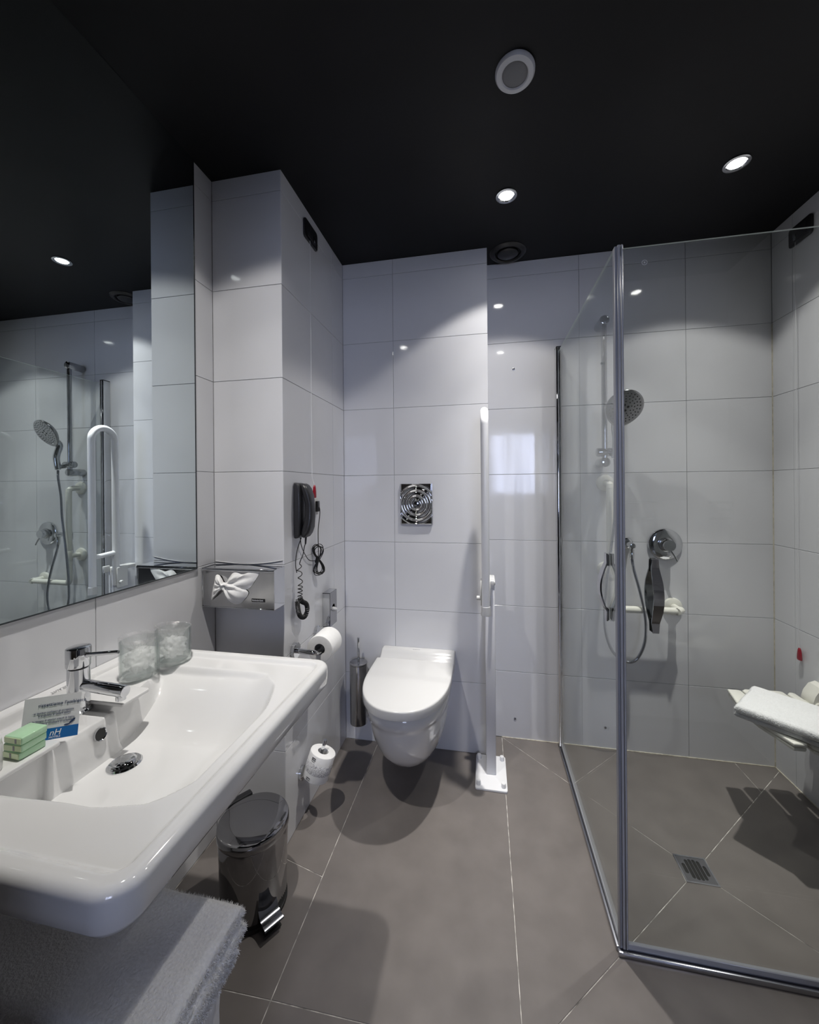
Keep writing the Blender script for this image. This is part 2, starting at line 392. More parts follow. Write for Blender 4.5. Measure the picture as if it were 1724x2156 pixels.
def inset(P, d):
    n = len(P); P = [Vector(p) for p in P]; area = sum(P[i].x * P[(i + 1) % n].y - P[(i + 1) % n].x * P[i].y for i in range(n))
    if area < 0: P.reverse()
    out = []
    for i in range(n):
        a, b, c = P[i - 1], P[i], P[(i + 1) % n]
        u = (b - a).normalized(); v = (c - b).normalized(); n1 = V(-u.y, u.x); n2 = V(-v.y, v.x)
        h = (n1 + n2); h = h.normalized(); k = d / max(.3, h.dot(n1)); out.append(b + h * k)
    return out
for P in FT:
    bm = NB(); a = inset(P, .0011); b_ = inset(P, .0018)
    r0 = [bm.verts.new((p[0], p[1], -.0045)) for p in a]; r1 = [bm.verts.new((p[0], p[1], -.0006)) for p in a]; r2 = [bm.verts.new((p[0], p[1], 0)) for p in b_]
    bridge(bm, r0, r1); bridge(bm, r1, r2); cap(bm, r2)
    obj('tile', bm, 'tile_floor', fl, smooth=0)
# silicone bead where the shower walls meet the floor and each other
bm = NB(); box(bm, XB, X3, Y3 - .0035, Y3, 0, .003); box(bm, X3 - .0035, X3, 1.15, Y3, 0, .003); box(bm, X3 - .0030, X3, Y3 - .0035, Y3, .0, 2.0)
o = struct('trim_1', bm, 'silicone')

# bedroom beyond the doorway: only its window and pale walls show, mirrored in the tiles
BY = -2.5
WX0, WX1, WZ0, WZ1 = .07, 1.07, 1.13, 2.17
bm = NB()
box(bm, -1.8, 2.4, BY - .1, BY, 0, WZ0); box(bm, -1.8, 2.4, BY - .1, BY, WZ1, 2.6); box(bm, -1.8, WX0, BY - .1, BY, WZ0, WZ1); box(bm, WX1, 2.4, BY - .1, BY, WZ0, WZ1)
box(bm, -1.9, -1.8, BY, YF - .12, 0, 2.6); box(bm, 2.4, 2.5, BY, YF - .12, 0, 2.6)
struct('wall_bedroom', bm, 'bedroom_wall')
bm = NB(); box(bm, -1.8, 2.4, BY, YF - .12, 2.5, 2.6); struct('ceiling_bedroom', bm, 'bedroom_wall')
bm = NB(); box(bm, -1.8, 2.4, BY, YF - .12, -.06, 0); struct('floor_bedroom', bm, 'bedroom_floor')
bm = NB()
for q in ((WX0, WX0 + .04, WZ0, WZ1), (WX1 - .04, WX1, WZ0, WZ1), (WX0, WX1, WZ0, WZ0 + .04), (WX0, WX1, WZ1 - .04, WZ1)): box(bm, q[0], q[1], BY - .07, BY - .02, q[2], q[3])
wi = struct('window_1', bm, 'enamel_white')
bm = NB(); box(bm, WX0 + .03, WX1 - .03, BY - .06, BY - .05, WZ0 + .03, WZ1 - .03); obj('pane', bm, 'window_light', wi)
bm = NB(); n = 160; r0 = []
for i in range(n + 1):
    x = WX0 - .1 + (WX1 - WX0 + .2) * i / n; y = BY + .06 + .022 * math.sin(i * .62 + 1.3 * math.sin(i * .11)) + .01 * math.sin(i * 1.7)
    r0.append([bm.verts.new((x, y + .004 * math.sin(i * .3 + k), z)) for k, z in enumerate((.25, .9, 1.6, 2.42))])
for i in range(n):
    for k in range(3): bm.faces.new((r0[i][k], r0[i + 1][k], r0[i + 1][k + 1], r0[i][k + 1]))
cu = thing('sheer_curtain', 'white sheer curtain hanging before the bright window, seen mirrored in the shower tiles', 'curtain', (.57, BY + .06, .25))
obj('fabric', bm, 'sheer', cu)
bm = NB(); cyl(bm, (-.15, BY + .06, 2.43), (1.3, BY + .06, 2.43), .012); obj('rod', bm, 'chrome', cu)
bm = NB(); box(bm, X0 + .002, DX0 - .052, YF + .002, YF + .036, .004, 2.08, .003)  # unseen dark leaf, added to cut light bouncing onto the basin's near end
o = struct('added_dark_leaf', bm, 'dark_wood')
bm = NB(); box(bm, DX0 - .085, DX0 - .070, YF + .036, YF + .060, .95, 1.15, .003, 1); obj('added_leaf_handle', bm, 'chrome', o)  # handle of the added leaf
# door frame of the doorway the camera stands in
bm = NB()
box(bm, DX0 - .05, DX0, YF - .14, YF + .015, 0, DZ + .05, .003); box(bm, DX1, DX1 + .045, YF - .14, YF + .015, 0, DZ + .05, .003); box(bm, DX0, DX1, YF - .14, YF + .015, DZ, DZ + .05, .003)
struct('door_1', bm, 'enamel_white')

# ------------------------------------------------------------------ ceiling fittings
def downlight(x, y, watts, label):
    t = thing('downlight', label, 'lamp', (x, y, ZC), 'ceiling downlights')
    bm = NB(); lathe(bm, [(.0255, .001), (.030, -.004), (.036, -.0045), (.040, -.003), (.0405, 0), (.039, .004), (.0245, .004), (.0245, .002)], (x, y, ZC - .0015), n=40, c0=False, c1=False)
    obj('ring', bm, 'chrome', t)
    bm = NB(); lathe(bm, [(.0255, 0), (.0255, .002)], (x, y, ZC - .0025), n=32); obj('lens', bm, 'lamp_glow', t)
    l = bpy.data.lights.new('spot', 'SPOT'); l.energy = watts; l.spot_size = math.radians(SPOT_ANGLE); l.spot_blend = .22; l.shadow_soft_size = .018; l.color = (1, .965, .915)
    l.use_nodes = True; nt = l.node_tree; em = nt.nodes['Emission']
    tc = nt.nodes.new('ShaderNodeTexCoord'); sp = nt.nodes.new('ShaderNodeSeparateXYZ'); ab = nt.nodes.new('ShaderNodeMath'); ab.operation = 'ABSOLUTE'
    rp = nt.nodes.new('ShaderNodeValToRGB'); rp.color_ramp.interpolation = 'LINEAR'
    mr = nt.nodes.new('ShaderNodeMapRange'); mr.inputs['From Min'].default_value = .55; mr.inputs['From Max'].default_value = 1
    for k, (an, v_) in enumerate(WIDE if x < -.3 else BEAM):
        ps_ = (math.cos(math.radians(an)) - .55) / .45
        el = rp.color_ramp.elements[k] if k < 2 else rp.color_ramp.elements.new(ps_)
        el.position = ps_; el.color = (v_, v_, v_, 1)
    nt.links.new(tc.outputs['Normal'], sp.inputs[0]); nt.links.new(sp.outputs['Z'], ab.inputs[0]); nt.links.new(ab.outputs[0], mr.inputs[0]); nt.links.new(mr.outputs[0], rp.inputs[0]); nt.links.new(rp.outputs[0], em.inputs['Strength'])
    lo = link(bpy.data.objects.new('spot', l)); lo.location = (x, y, ZC - .012)
    if x < -.3: lo.rotation_euler = (math.radians(11), 0, 0)
    lo.parent = t; lo.matrix_parent_inverse = Matrix.Translation(-V(x, y, ZC))
for (x, y, e), lb in zip(SPOTS, ['lit ceiling downlight with starry glare, between the black vent and the white speaker', 'lit ceiling downlight above the glass shower', 'lit ceiling downlight over the washbasin, seen only as reflections', 'lit ceiling downlight near the doorway, seen only as reflections']):
    downlight(x, y, e, lb)
sx, sy = .09, 1.0975
t = thing('ceiling_speaker', 'round ceiling speaker with white ring and grey mesh centre', 'speaker', (sx, sy, ZC))
tl = Matrix.Translation((sx, sy, ZC - .006)) @ Matrix.Rotation(math.radians(3.5), 4, 'Y') @ Matrix.Rotation(math.radians(-3), 4, 'X')
bm = NB(); lathe(bm, [(.034, .004), (.034, -.006), (.037, -.009), (.049, -.007), (.053, -.002), (.053, .003), (.036, .004)], (0, 0, 0), n=48, c0=False, c1=False); bm.transform(tl); obj('ring', bm, 'ring_white', t)
bm = NB(); lathe(bm, [(.0345, -.004), (.03, -.0065), (.015, -.0085), (.001, -.009)], (0, 0, 0), n=40); bm.transform(tl); obj('mesh_grille', bm, 'speaker_mesh', t)
bm = NB(); lathe(bm, [(.044, 0), (.044, .006)], (sx, sy, ZC - .006), n=32); obj('mounting_collar', bm, 'black_plastic', t)
vx, vy = .119, 1.942
t = thing('air_vent', 'round black air vent valve on the black ceiling by the wall corner', 'vent', (vx, vy, ZC))
bm = NB(); lathe(bm, [(.060, 0), (.060, -.006), (.066, -.012), (.078, -.009), (.086, -.002), (.086, 0)], (vx, vy, ZC), n=48, c0=False, c1=False); obj('ring', bm, 'black_plastic', t)
bm = NB(); lathe(bm, [(.002, -.016), (.040, -.015), (.048, -.010), (.050, -.003), (.050, 0)], (vx, vy, ZC), n=40); obj('disc', bm, 'black_plastic', t)

# ------------------------------------------------------------------ mirror
t = thing('wall_mirror', 'large frameless mirror above the washbasin reaching up to the black ceiling', 'mirror', (X0, .6, 1.004))
MY0, MY1, MZ0, MZ1 = .02, 1.171, 1.004, ZC - .001
bm = NB(); box(bm, X0 + .0005, X0 + .0055, MY0, MY1, MZ0, MZ1)
for f in bm.faces: f.material_index = 0 if f.normal.x > .5 or f.calc_center_median().x > X0 + .0054 else 1
obj('glass', bm, ['mirror_silver', 'mirror_edge'], t, smooth=0)
bm = NB(); box(bm, X0 + .0005, X0 + .0065, MY0, MY1 + .002, MZ0 - .003, MZ0); box(bm, X0 + .0005, X0 + .0065, MY1, MY1 + .003, MZ0, MZ1); obj('edge_trim', bm, 'mirror_edge', t, smooth=0)

# ------------------------------------------------------------------ washbasin
BX0, BX1, BY0, BY1 = X0 + .0012, -.399, .356, .970
def ss(e0, e1, v):
    u = np.clip((v - e0) / (e1 - e0), 0, 1); return u * u * (3 - 2 * u)
def sdr(x, y, x0, x1, y0, y1, r):
    qx = np.abs(x - (x0 + x1) / 2) - (x1 - x0) / 2 + r; qy = np.abs(y - (y0 + y1) / 2) - (y1 - y0) / 2 + r
    return np.minimum(np.maximum(qx, qy), 0) + np.hypot(np.maximum(qx, 0), np.maximum(qy, 0)) - r
ZR = .8235
def basin_z(x, y):
    z = np.full_like(x, ZR)
    ap = sdr(x, y, -.95, -.428, .386, .940, .02)               # sunken apron inside the raised rim
    z = z - .009 * ss(.007, -.007, ap)
    apz = z.copy()
    bowl = sdr(x, y, -.95, -.448, .458, .880, .035)
    # bowl floor: deepest at the drain, rising slowly to the far end, fast at the near end and front
    f = .714 + .066 * ss(.730, .885, y) + .02 * ss(.70, .90, y) + .10 * ss(.545, .452, y) + .10 * ss(-.575, -.445, x) * (.35 + .65 * ss(-.50, -.445, x)) + .006 * ss(-.74, -.60, x)
    f = np.minimum(f, apz - .0)
    f = np.where(bowl < .02, f, apz)
    z2 = apz + (np.minimum(f, apz) - apz) * ss(.006, -.010, bowl)
    # back shelf and faucet ledge with their edge towards the bowl
    shelf_edge = -.800 - .16 * ss(.79, .945, y) ** 1.2
    sh = .8085 + .006 * ss(.770, .800, y)
    k = ss(shelf_edge + .008 + .05 * ss(.79, .90, y), shelf_edge - .002, x)
    z2 = z2 + (sh - z2) * np.where(sh > z2, k, 0)
    led = ss(.560, .572, y) * ss(.712, .700, y)
    lz = .799
    ins = led * ss(-.952, -.935, x)
    zl = .714 + (lz - .714) * ss(-.776, -.788, x)
    zl = np.maximum(zl, f)
    z2 = z2 * (1 - ins) + np.where(x < -.70, zl, z2) * ins
    # strip along the wall at rim height
    z2 = np.maximum(z2, np.where(x < -.946, ZR - .0095 * ss(-.952, -.946, x), 0))
    return z2
ER = .013
NX, NY = 210, 220
xs = np.linspace(BX0, BX1 - ER, NX); ys = np.linspace(BY0 + ER, BY1 - ER, NY)
XX, YY = np.meshgrid(xs, ys, indexing='ij')
# round the two front corners in plan
RC = .030
for cyy, sg in ((BY0 + ER + RC, -1), (BY1 - ER - RC, 1)):
    cxx = BX1 - ER - RC
    m_ = (XX > cxx) & ((YY - cyy) * sg > 0)
    dx, dy = XX - cxx, YY - cyy
    mx = np.maximum(np.abs(dx), np.abs(dy)) + 1e-9; rr = np.hypot(dx, dy) + 1e-9
    sc = mx / rr
    XX = np.where(m_, cxx + dx * sc, XX); YY = np.where(m_, cyy + dy * sc, YY)
ZZ = basin_z(XX, YY)
bm = NB()
gv = [[bm.verts.new((XX[i, j], YY[i, j], ZZ[i, j])) for j in range(NY)] for i in range(NX)]
for i in range(NX - 1):
    for j in range(NY - 1): bm.faces.new((gv[i][j], gv[i + 1][j], gv[i + 1][j + 1], gv[i][j + 1]))
loop = [gv[i][0] for i in range(NX)] + [gv[-1][j] for j in range(1, NY)] + [gv[i][-1] for i in range(NX - 2, -1, -1)]
P0 = [v.co.copy() for v in loop]
nrm = []
for i in range(len(P0)):
    a = P0[max(i - 1, 0)]; c = P0[min(i + 1, len(P0) - 1)]; tdir = (c - a); tdir.z = 0; tdir.normalize(); nrm.append(V(tdir.y, -tdir.x, 0))
nrm[0] = V(0, -1, 0); nrm[-1] = V(0, 1, 0)
prev = loop
prof = [(ER * math.sin(a), -ER * (1 - math.cos(a))) for a in np.linspace(0, PI / 2, 7)[1:]] + [(ER * 1.0, -.030), (ER * .9, -.046), (ER * .55, -.054), (0, -.057), (-.03, -.060)]
for off, dz in prof:
    cur = []
    for p, n_ in zip(P0, nrm):
        q = p + n_ * off; cur.append(bm.verts.new((max(q.x, BX0), q.y, ZR + dz)))
    for i in range(len(cur) - 1): bm.faces.new((prev[i], prev[i + 1], cur[i + 1], cur[i]))
    prev = cur
cxm, cym = -.80, .664
for k, (s_, zz) in enumerate(((.82, .755), (.68, .725), (.56, .690), (.40, .672), (.02, .668))):
    cur = [bm.verts.new((max(BX0, cxm + (v.co.x - cxm) * s_ / (1 if k == 0 else 1)), cym + (v.co.y - cym) * s_, zz)) for v in [type('q', (), {'co': p})() for p in P0]]
    for i in range(len(cur) - 1): bm.faces.new((prev[i], prev[i + 1], cur[i + 1], cur[i]))
    prev = cur
bz = thing('washbasin', 'white ceramic wall-hung washbasin with wide flat rims under the mirror', 'washbasin', (-.70, .66, .668))
obj('bowl', bm, 'ceramic', bz, smooth=60)
dz0 = float(basin_z(np.array([-.729]), np.array([.669]))[0])
bm = NB(); lathe(bm, [(.0215, .0005), (.028, .0035), (.0310, .001), (.0315, -.004)], (-.729, .669, dz0 + .001), n=40, c0=False, c1=False); dr = obj('drain_ring', bm, 'chrome', bz)
bm = NB(); lathe(bm, [(.0205, .002), (.0205, .0065), (.0185, .0085), (.010, .0100), (.001, .0105)], (-.729, .669, dz0 + .001), n=40); obj('drain_plug', bm, 'chrome', bz, label='chrome push plug in the bowl')
bm = NB(); lathe(bm, [(.0105, .0), (.0125, .0016), (.0125, -.004), (.0105, -.004)], (-.7795, .662, .774), axis=(.98, 0, .17), n=28, c0=False, c1=False); ov = obj('overflow_ring', bm, 'chrome', bz)
bm = NB(); lathe(bm, [(.0108, -.002), (.0108, .0004)], (-.7795, .662, .774), axis=(.98, 0, .17), n=24); obj('overflow_hole', bm, 'rubber_black', ov)
lettering('DURAVIT', .011, (-.957, .742, ZR), (0, -1, 0), (1, 0, 0), 'ink_grey', bz)

for y0_, y1_, x0_, x1_ in ((.392, .578, -.944, -.768), (.699, .769, -.925, -.766)):
    bm = NB(); roundslab(bm, rrect(x0_, x1_, y0_, y1_, .005, 4), .8089, .8165, .0018, 3); obj('soap_shelf', bm, 'ceramic', bz)
# faucet
fx, fy, fz = -.866, .688, .7992
t = thing('basin_faucet', 'chrome single lever faucet standing on the washbasin ledge', 'faucet', (fx, fy, fz))
bm = NB(); lathe(bm, [(.0245, 0), (.0245, .004), (.0210, .0065), (.0203, .010), (.0203, .094), (.0185, .095)], (fx, fy, fz), n=40); obj('body', bm, 'chrome', t)
bm = NB(); lathe(bm, [(.0185, 0), (.0185, .0035)], (fx, fy, fz + .0948), n=36); obj('joint_ring', bm, 'black_plastic', t)
bm = NB(); lathe(bm, [(.0218, 0), (.0226, .002), (.0226, .037), (.0218, .0395), (.019, .0405), (.001, .041)], (fx, fy, fz + .098), n=40); cp = obj('cap', bm, 'chrome', t)
d = V(1, .02, 0).normalized()
p0 = V(fx, fy, fz + .057) + d * .010; p1 = V(fx, fy, fz + .051) + d * .118
bm = NB(); cyl(bm, p0, p1, .0122, .0122, n=28, bev=.0015); cyl(bm, p1 - d * .012 - V(0, 0, .006), p1 - d * .012 - V(0, 0, .0185), .0095, n=24, bev=.001); obj('spout', bm, 'chrome', t)
d2 = V(1, .03, 0).normalized(); q0 = V(fx, fy, fz + .122) + d2 * .018; q1 = q0 + d2 * .082 + V(0, 0, .011)
bm = NB(); tube(bm, [q0, q0 + (q1 - q0) * .12, q0 + (q1 - q0) * .2, q1 - (q1 - q0) * .03, q1], [.006, .0055, .0042, .0040, .0032], n=16); obj('lever', bm, 'chrome', t)

# ------------------------------------------------------------------ things on the washbasin
ZS_ = .8166
# three wrapped soaps
def soap(k, rz, label):
    t = thing('wrapped_soap', label, 'soap', (-.797, .542, ZS_ + k * .0130), 'wrapped green soaps')
    Mx = Matrix.Translation((-.797 - .0016 * (1 - k), .542, ZS_ + k * .0130)) @ Matrix.Rotation(rz, 4, 'Z')
    bm = NB(); box(bm, -.0195, .0195, -.0205, .0195, .0002, .0128, .0022, 3); bm.transform(Mx); obj('bar', bm, 'soap_green', t)
    bm = NB(); box(bm, -.018, .018, -.0212, -.0200, .0015, .0115, .0004, 1); bm.transform(Mx); e = obj('wrapper_end', bm, 'soap_label', t)
    bm = NB(); box(bm, -.002 + .004 * k, .0015 + .004 * k, -.0217, -.0211, .003, .0105); bm.transform(Mx); obj('print', bm, 'ink_grey', e)
soap(0, -.05, 'pale green wrapped soap at the bottom of the stack on the washbasin shelf')
soap(1, .03, 'pale green wrapped soap in the middle of the stack of three')
soap(2, -.01, 'pale green wrapped soap on top of the stack of three')
# tent card
ca, cb = V(-.8310, .554, ZS_), V(-.7550, .5965, ZS_)
xd = (cb - ca).normalized(); nb = V(xd.y, -xd.x, 0); up = (V(0, 0, 1) - nb * .26).normalized()
CW, CH = (cb - ca).length, .0745
t = thing('notice_card', 'white card with printed text and blue lower band propped on the washbasin', 'card', tuple((ca + cb) / 2))
def sheet(bm, o, a, b, th):
    n_ = a.cross(b).normalized() * th; q = [o, o + a, o + a + b, o + b]
    vs = [bm.verts.new(p) for p in q] + [bm.verts.new(p - n_) for p in q]
    for f in ((0, 1, 2, 3), (7, 6, 5, 4), (0, 4, 5, 1), (1, 5, 6, 2), (2, 6, 7, 3), (3, 7, 4, 0)): bm.faces.new([vs[i] for i in f])
bm = NB(); sheet(bm, ca, xd * CW, up * CH, .0005); obj('sheet', bm, 'card', t, smooth=0)
fn = xd.cross(up)
bm = NB(); sheet(bm, ca + fn * .0003, xd * CW, up * .0190, .0002); bb = obj('blue_band', bm, 'card_blue', t, smooth=0)
def cpt(u, v): return ca + xd * (u * CW) + up * v + fn * .0004
lettering("rispettiamo l'ambiente", .0082, cpt(.25, .0575), xd, up, 'ink', t)
for u, v, s in ((.16, .0460, '- se desidera riutilizzare gli asciugamani,'), (.27, .0412, 'la preghiamo di lasciarli appesi;'), (.10, .0325, '- se ha bisogno di ulteriori articoli da bagno,'), (.16, .0277, 'la preghiamo di contattare la reception.')):
    lettering(s, .0040, cpt(u, v), xd, up, 'ink', t, name='small_print')
bm = NB()
for (u, v, rx, ry, an) in ((.88, .0265, .0062, .0019, .75), (.79, .0214, .0046, .0014, .1)):
    vs = []
    for k in range(16):
        a = 2 * PI * k / 16; ex, ey = rx * math.cos(a), ry * math.sin(a)
        vs.append(bm.verts.new(cpt(u, v) + fn * .0003 + xd * (ex * math.cos(an) - ey * math.sin(an)) + up * (ex * math.sin(an) + ey * math.cos(an))))
    bm.faces.new(vs)
obj('leaf_print', bm, 'ink', t, smooth=0)
lettering('nH', .0140, cpt(.50, .0068) + fn * .0003, xd, up, 'ink_white', bb, shear=.2); lettering('HOTELS', .0048, cpt(.50, .0022) + fn * .0003, xd, up, 'ink_white', bb)
# small toiletry tub cut by the frame
t = thing('toiletry_bottle', 'small white toiletry tub at the left edge beside the soaps', 'bottle', (-.803, .485, ZS_))
bm = NB(); lathe(bm, [(.0215, 0), (.023, .002), (.0235, .040), (.0225, .043)], (-.803, .485, ZS_), n=36); obj('body', bm, 'plastic_white', t)
bm = NB(); lathe(bm, [(.0225, 0), (.022, .008), (.018, .0105), (.001, .011)], (-.803, .485, ZS_ + .043), n=36); obj('lid', bm, 'plastic_white', t)
for zz, s in ((.0265, 'bath'), (.0125, 'nH')): lettering(s, .008, (-.781, .478, ZS_ + zz), (.25, .97, 0), (0, 0, 1), 'ink_grey', t)
# tumblers in plastic film
def tumbler(x, y, h, lean, label, seed):
    rnd = random.Random(seed)
    ZS_ = .8148
    t = thing('drinking_glass', label, 'glass', (x, y, ZS_), 'glasses on the washbasin')
    R = .0415
    bm = NB(); lathe(bm, [(.001, .001), (R - .003, .001), (R, .004), (R, h), (R - .0018, h + .0006), (R - .0022, h - .001), (R - .0025, .013), (R - .006, .0105), (.001, .010)], (x, y, ZS_), n=48, c0=True, c1=True)
    obj('tumbler', bm, 'glass_tumbler', t)
    bm = NB(); n = 72; rs = []
    for (r, z, am) in ((R + .0012, .016, .0006), (R + .0012, h * .5, .0010), (R + .0014, h - .004, .0008), (R + .0016, h + .006, .0012), (R - .001, h + .0085, .002), (R - .006, h + .003, .0022), (R - .012, h - .012, .003), (.018, h - .022, .004)):
        rs.append([bm.verts.new((x + (r + am * rnd.uniform(-1, 1)) * math.cos(2 * PI * i / n), y + (r + am * rnd.uniform(-1, 1)) * math.sin(2 * PI * i / n), ZS_ + z + am * 1.2 * rnd.uniform(-1, 1) + (lean * math.cos(2 * PI * i / n + 2.2) if z > h else 0))) for i in range(n)])
    for k in range(len(rs) - 1): bridge(bm, rs[k], rs[k + 1])
    obj('plastic_film', bm, 'film', t, label='crinkled clear plastic film')
    # crumpled wad of the film down inside
    bm = NB(); bmesh.ops.create_icosphere(bm, subdivisions=4, radius=.028)
    for v_ in bm.verts:
        d_ = v_.co.normalized(); k = 1 + .35 * mnoise.noise(d_ * 3.1 + V(seed, 0, 0)) + .22 * mnoise.noise(d_ * 8 + V(0, seed, 0))
        v_.co = V(d_.x * .030 * k, d_.y * .030 * k, d_.z * .026 * k) + V(x, y, ZS_ + .040)
    obj('crumpled_film', bm, 'film_wad', t, smooth=180)
tumbler(-.845, .8185, .090, .004, 'clear drinking glass in plastic film, the one nearer the faucet', 3)
tumbler(-.824, .9020, .089, .006, 'clear drinking glass in plastic film, the one farther from the faucet', 8)

# ------------------------------------------------------------------ tissue dispenser on the pier
TX0, TX1, TY0, TZ0, TZ1 = X0 + .002, -.7015, 1.203, .864, 1.0
t = thing('tissue_dispenser', 'chrome tissue dispenser with tissue hanging out, on the wall pier', 'dispenser', (-.84, 1.27, .864))
cxo, czo = -.870, .938
oval = [(cxo + .034 * math.cos(a), czo + .009 * math.sin(a)) for a in np.linspace(0, 2 * PI, 32, endpoint=False)]
bm = NB(); plate(bm, rrect(TX0, TX1, TZ0, TZ1, .006, 4), [oval], 0, .0015, xf=lambda p: V(p.x, TY0 + p.z, p.y)); obj('front_panel', bm, 'chrome_brushed', t, smooth=30)
bm = NB(); box(bm, TX0, TX1, TY0 - .003, Y1, TZ1 - .002, TZ1 + .001, .001, 1); box(bm, TX0, TX1, TY0 - .003, Y1, TZ0 - .001, TZ0 + .002, .001, 1); box(bm, TX1 - .002, TX1 + .0005, TY0 - .003, Y1, TZ0, TZ1, .0008, 1); box(bm, TX0 - .0005, TX0 + .002, TY0 - .003, Y1, TZ0, TZ1, .0008, 1)
cyl(bm, (TX0, TY0 - .001, TZ1 - .006), (TX1, TY0 - .001, TZ1 - .006), .004, n=14); obj('housing', bm, 'chrome', t)
bm = NB(); box(bm, TX0 + .004, TX1 - .004, TY0 + .01, Y1 - .004, TZ0 + .004, TZ1 - .004); obj('inner_box', bm, 'rubber_black', t)
def crumple(outline, c, dep, seed, m_=12, per=7):
    pts = spline([Vector((p[0], p[1], 0)) for p in outline + outline[:1]], per)[:-1]; n = len(pts); bm = NB(); rows = []
    for k in range(m_ + 1):
        u = k / m_; rr = []
        for i, p in enumerate(pts):
            q = p * u; a = math.atan2(p.y, p.x)
            d_ = dep * (.14 + math.sin(PI * min(1, u * 1.05)) ** .7) + .034 * u * (1 - u) * mnoise.noise(V(math.cos(a) * 3.2, math.sin(a) * 3.2, seed)) + .014 * abs(math.sin(a * 4 + seed)) * u * (1.04 - u) + .002 * mnoise.noise(V(q.x * 90, q.y * 90, seed))
            rr.append(bm.verts.new((c[0] + q.x, TY0 - .0004 - max(.0006, d_), c[1] + q.y)))
        rows.append(rr)
    for k in range(m_): bridge(bm, rows[k], rows[k + 1])
    bmesh.ops.remove_doubles(bm, verts=bm.verts[:], dist=1e-5); return bm
cz_ = (-.886, .940)
obj('tissue', crumple([(-.006, .012), (-.020, .034), (-.036, .036), (-.044, .010), (-.056, -.050), (-.040, -.040), (-.016, -.016), (.006, -.020), (.024, -.058), (.046, -.062), (.066, -.052), (.088, -.022), (.070, -.006), (.030, .012)], cz_, .014, 1), 'paper', t, smooth=50)
obj('tissue_fold', crumple([(.004, .004), (.012, .026), (.036, .050), (.066, .042), (.100, .054), (.128, .050), (.112, .020), (.090, -.006), (.060, -.012), (.03, -.006)], cz_, .006, 5), 'paper', t, smooth=50)
bm = NB(); box(bm, -.787, -.737, TY0 - .0012, TY0 - .0002, .889, .900); lb = obj('label_plate', bm, 'ink_black', t, smooth=0)
lettering('Kimberly-Clark', .0066, (-.7845, TY0 - .0013, .8925), (1, 0, 0), (0, 0, 1), 'ink_white', lb)
lettering('PROFESSIONAL', .0046, (-.787, TY0 - .0003, .8835), (1, 0, 0), (0, 0, 1), 'ink_grey', t)
# white sealing lip left over the dispenser
bm = NB(); pts = [(X0 + .004 + (X1 - X0 - .008) * i / 24, Y1 - .0012, 1.0105 - .0075 * math.sin(PI * i / 24) + .010 * (i / 24) ** 3) for i in range(25)]; tube(bm, pts, .0012, n=8)
o = struct('trim_2', bm, 'plastic_white')

# ------------------------------------------------------------------ telephone and pull cord on the pier side
px = X1 + .0005
t = thing('wall_telephone', 'black wall telephone with coiled cord on the side of the pier', 'telephone', (px, 1.375, 1.09))
bm = NB(); rings = []
for k, (z, d_, w_) in enumerate(((1.088, .009, .024), (1.092, .020, .031), (1.105, .027, .034), (1.16, .030, .0355), (1.22, .031, .0355), (1.28, .028, .034), (1.293, .021, .031), (1.297, .010, .024))):
    yc = 1.372; rings.append([V(px + q[0], yc + q[1], z) for q in rrect(0, d_, -w_, w_, min(.009, d_ * .45), 4)])
loft(bm, rings); obj('base', bm, 'phone_black', t)
bm = NB(); rings = []
for z, x_in, x_out, w_ in ((1.090, .030, .038, .014), (1.094, .027, .048, .021), (1.108, .027, .058, .025), (1.13, .033, .0655, .0265), (1.16, .039, .0695, .022), (1.19, .041, .0705, .020), (1.22, .040, .069, .021), (1.25, .035, .064, .0255), (1.275, .029, .055, .026), (1.288, .026, .046, .022), (1.294, .028, .037, .014)):
    rings.append([V(px + q[0], 1.368 + q[1], z) for q in rrect(x_in, x_out, -w_, w_, min(.011, (x_out - x_in) * .42), 5)])
loft(bm, rings); obj('handset', bm, 'phone_black', t)
bm = NB(); cyl(bm, (px + .040, 1.362, 1.094), (px + .038, 1.362, 1.066), .0042, .003, n=14); obj('cord_sleeve', bm, 'phone_black', t)
def helix(path, r, pitch, per=14):
    P = path; out = []; ph = 0; a = None
    for i in range(len(P) - 1):
        tdir = (P[i + 1] - P[i]); L = tdir.length; tdir.normalize()
        if a is None: a, b = frame_of(tdir)
        else: a = (a - tdir * a.dot(tdir)).normalized(); b = tdir.cross(a)
        b = tdir.cross(a); pt = pitch(i / len(P)); rr = r(i / len(P)); n = max(1, int(L / pt * per))
        for k in range(n):
            out.append(P[i] + tdir * (L * k / n) + a * (rr * math.cos(ph)) + b * (rr * math.sin(ph))); ph += 2 * PI * L / pt / n
    return out
xc = px + .024
path = spline([(px + .038, 1.362, 1.066), (xc + .008, 1.352, 1.03), (xc, 1.338, .985), (xc, 1.345, .945), (xc, 1.345, .905), (xc, 1.342, .872), (xc + .002, 1.352, .852), (xc + .004, 1.385, .832), (xc + .002, 1.396, .803), (xc, 1.376, .786), (xc - .002, 1.345, .800), (xc - .004, 1.332, .835), (xc - .004, 1.328, .862)], 8)
hp = helix(path, lambda s: .0012 if s < .15 else (.008 if s < .5 else .0075), lambda s: .06 if s < .13 else (.030 if s < .30 else (.013 if s < .42 else .0055)))
bm = NB(); tube(bm, hp, .0017, n=6); obj('coiled_cord', bm, 'rubber_black', t)
bm = NB(); tube(bm, spline([(px + .02, 1.366, 1.09), (px + .008, 1.366, 1.06), (px + .006, 1.352, 1.03), (px + .006, 1.345, .99), (px + .010, 1.345, .96)], 8), .0016, n=6)
jx, jy, jz = px + .012, 1.522, 1.20
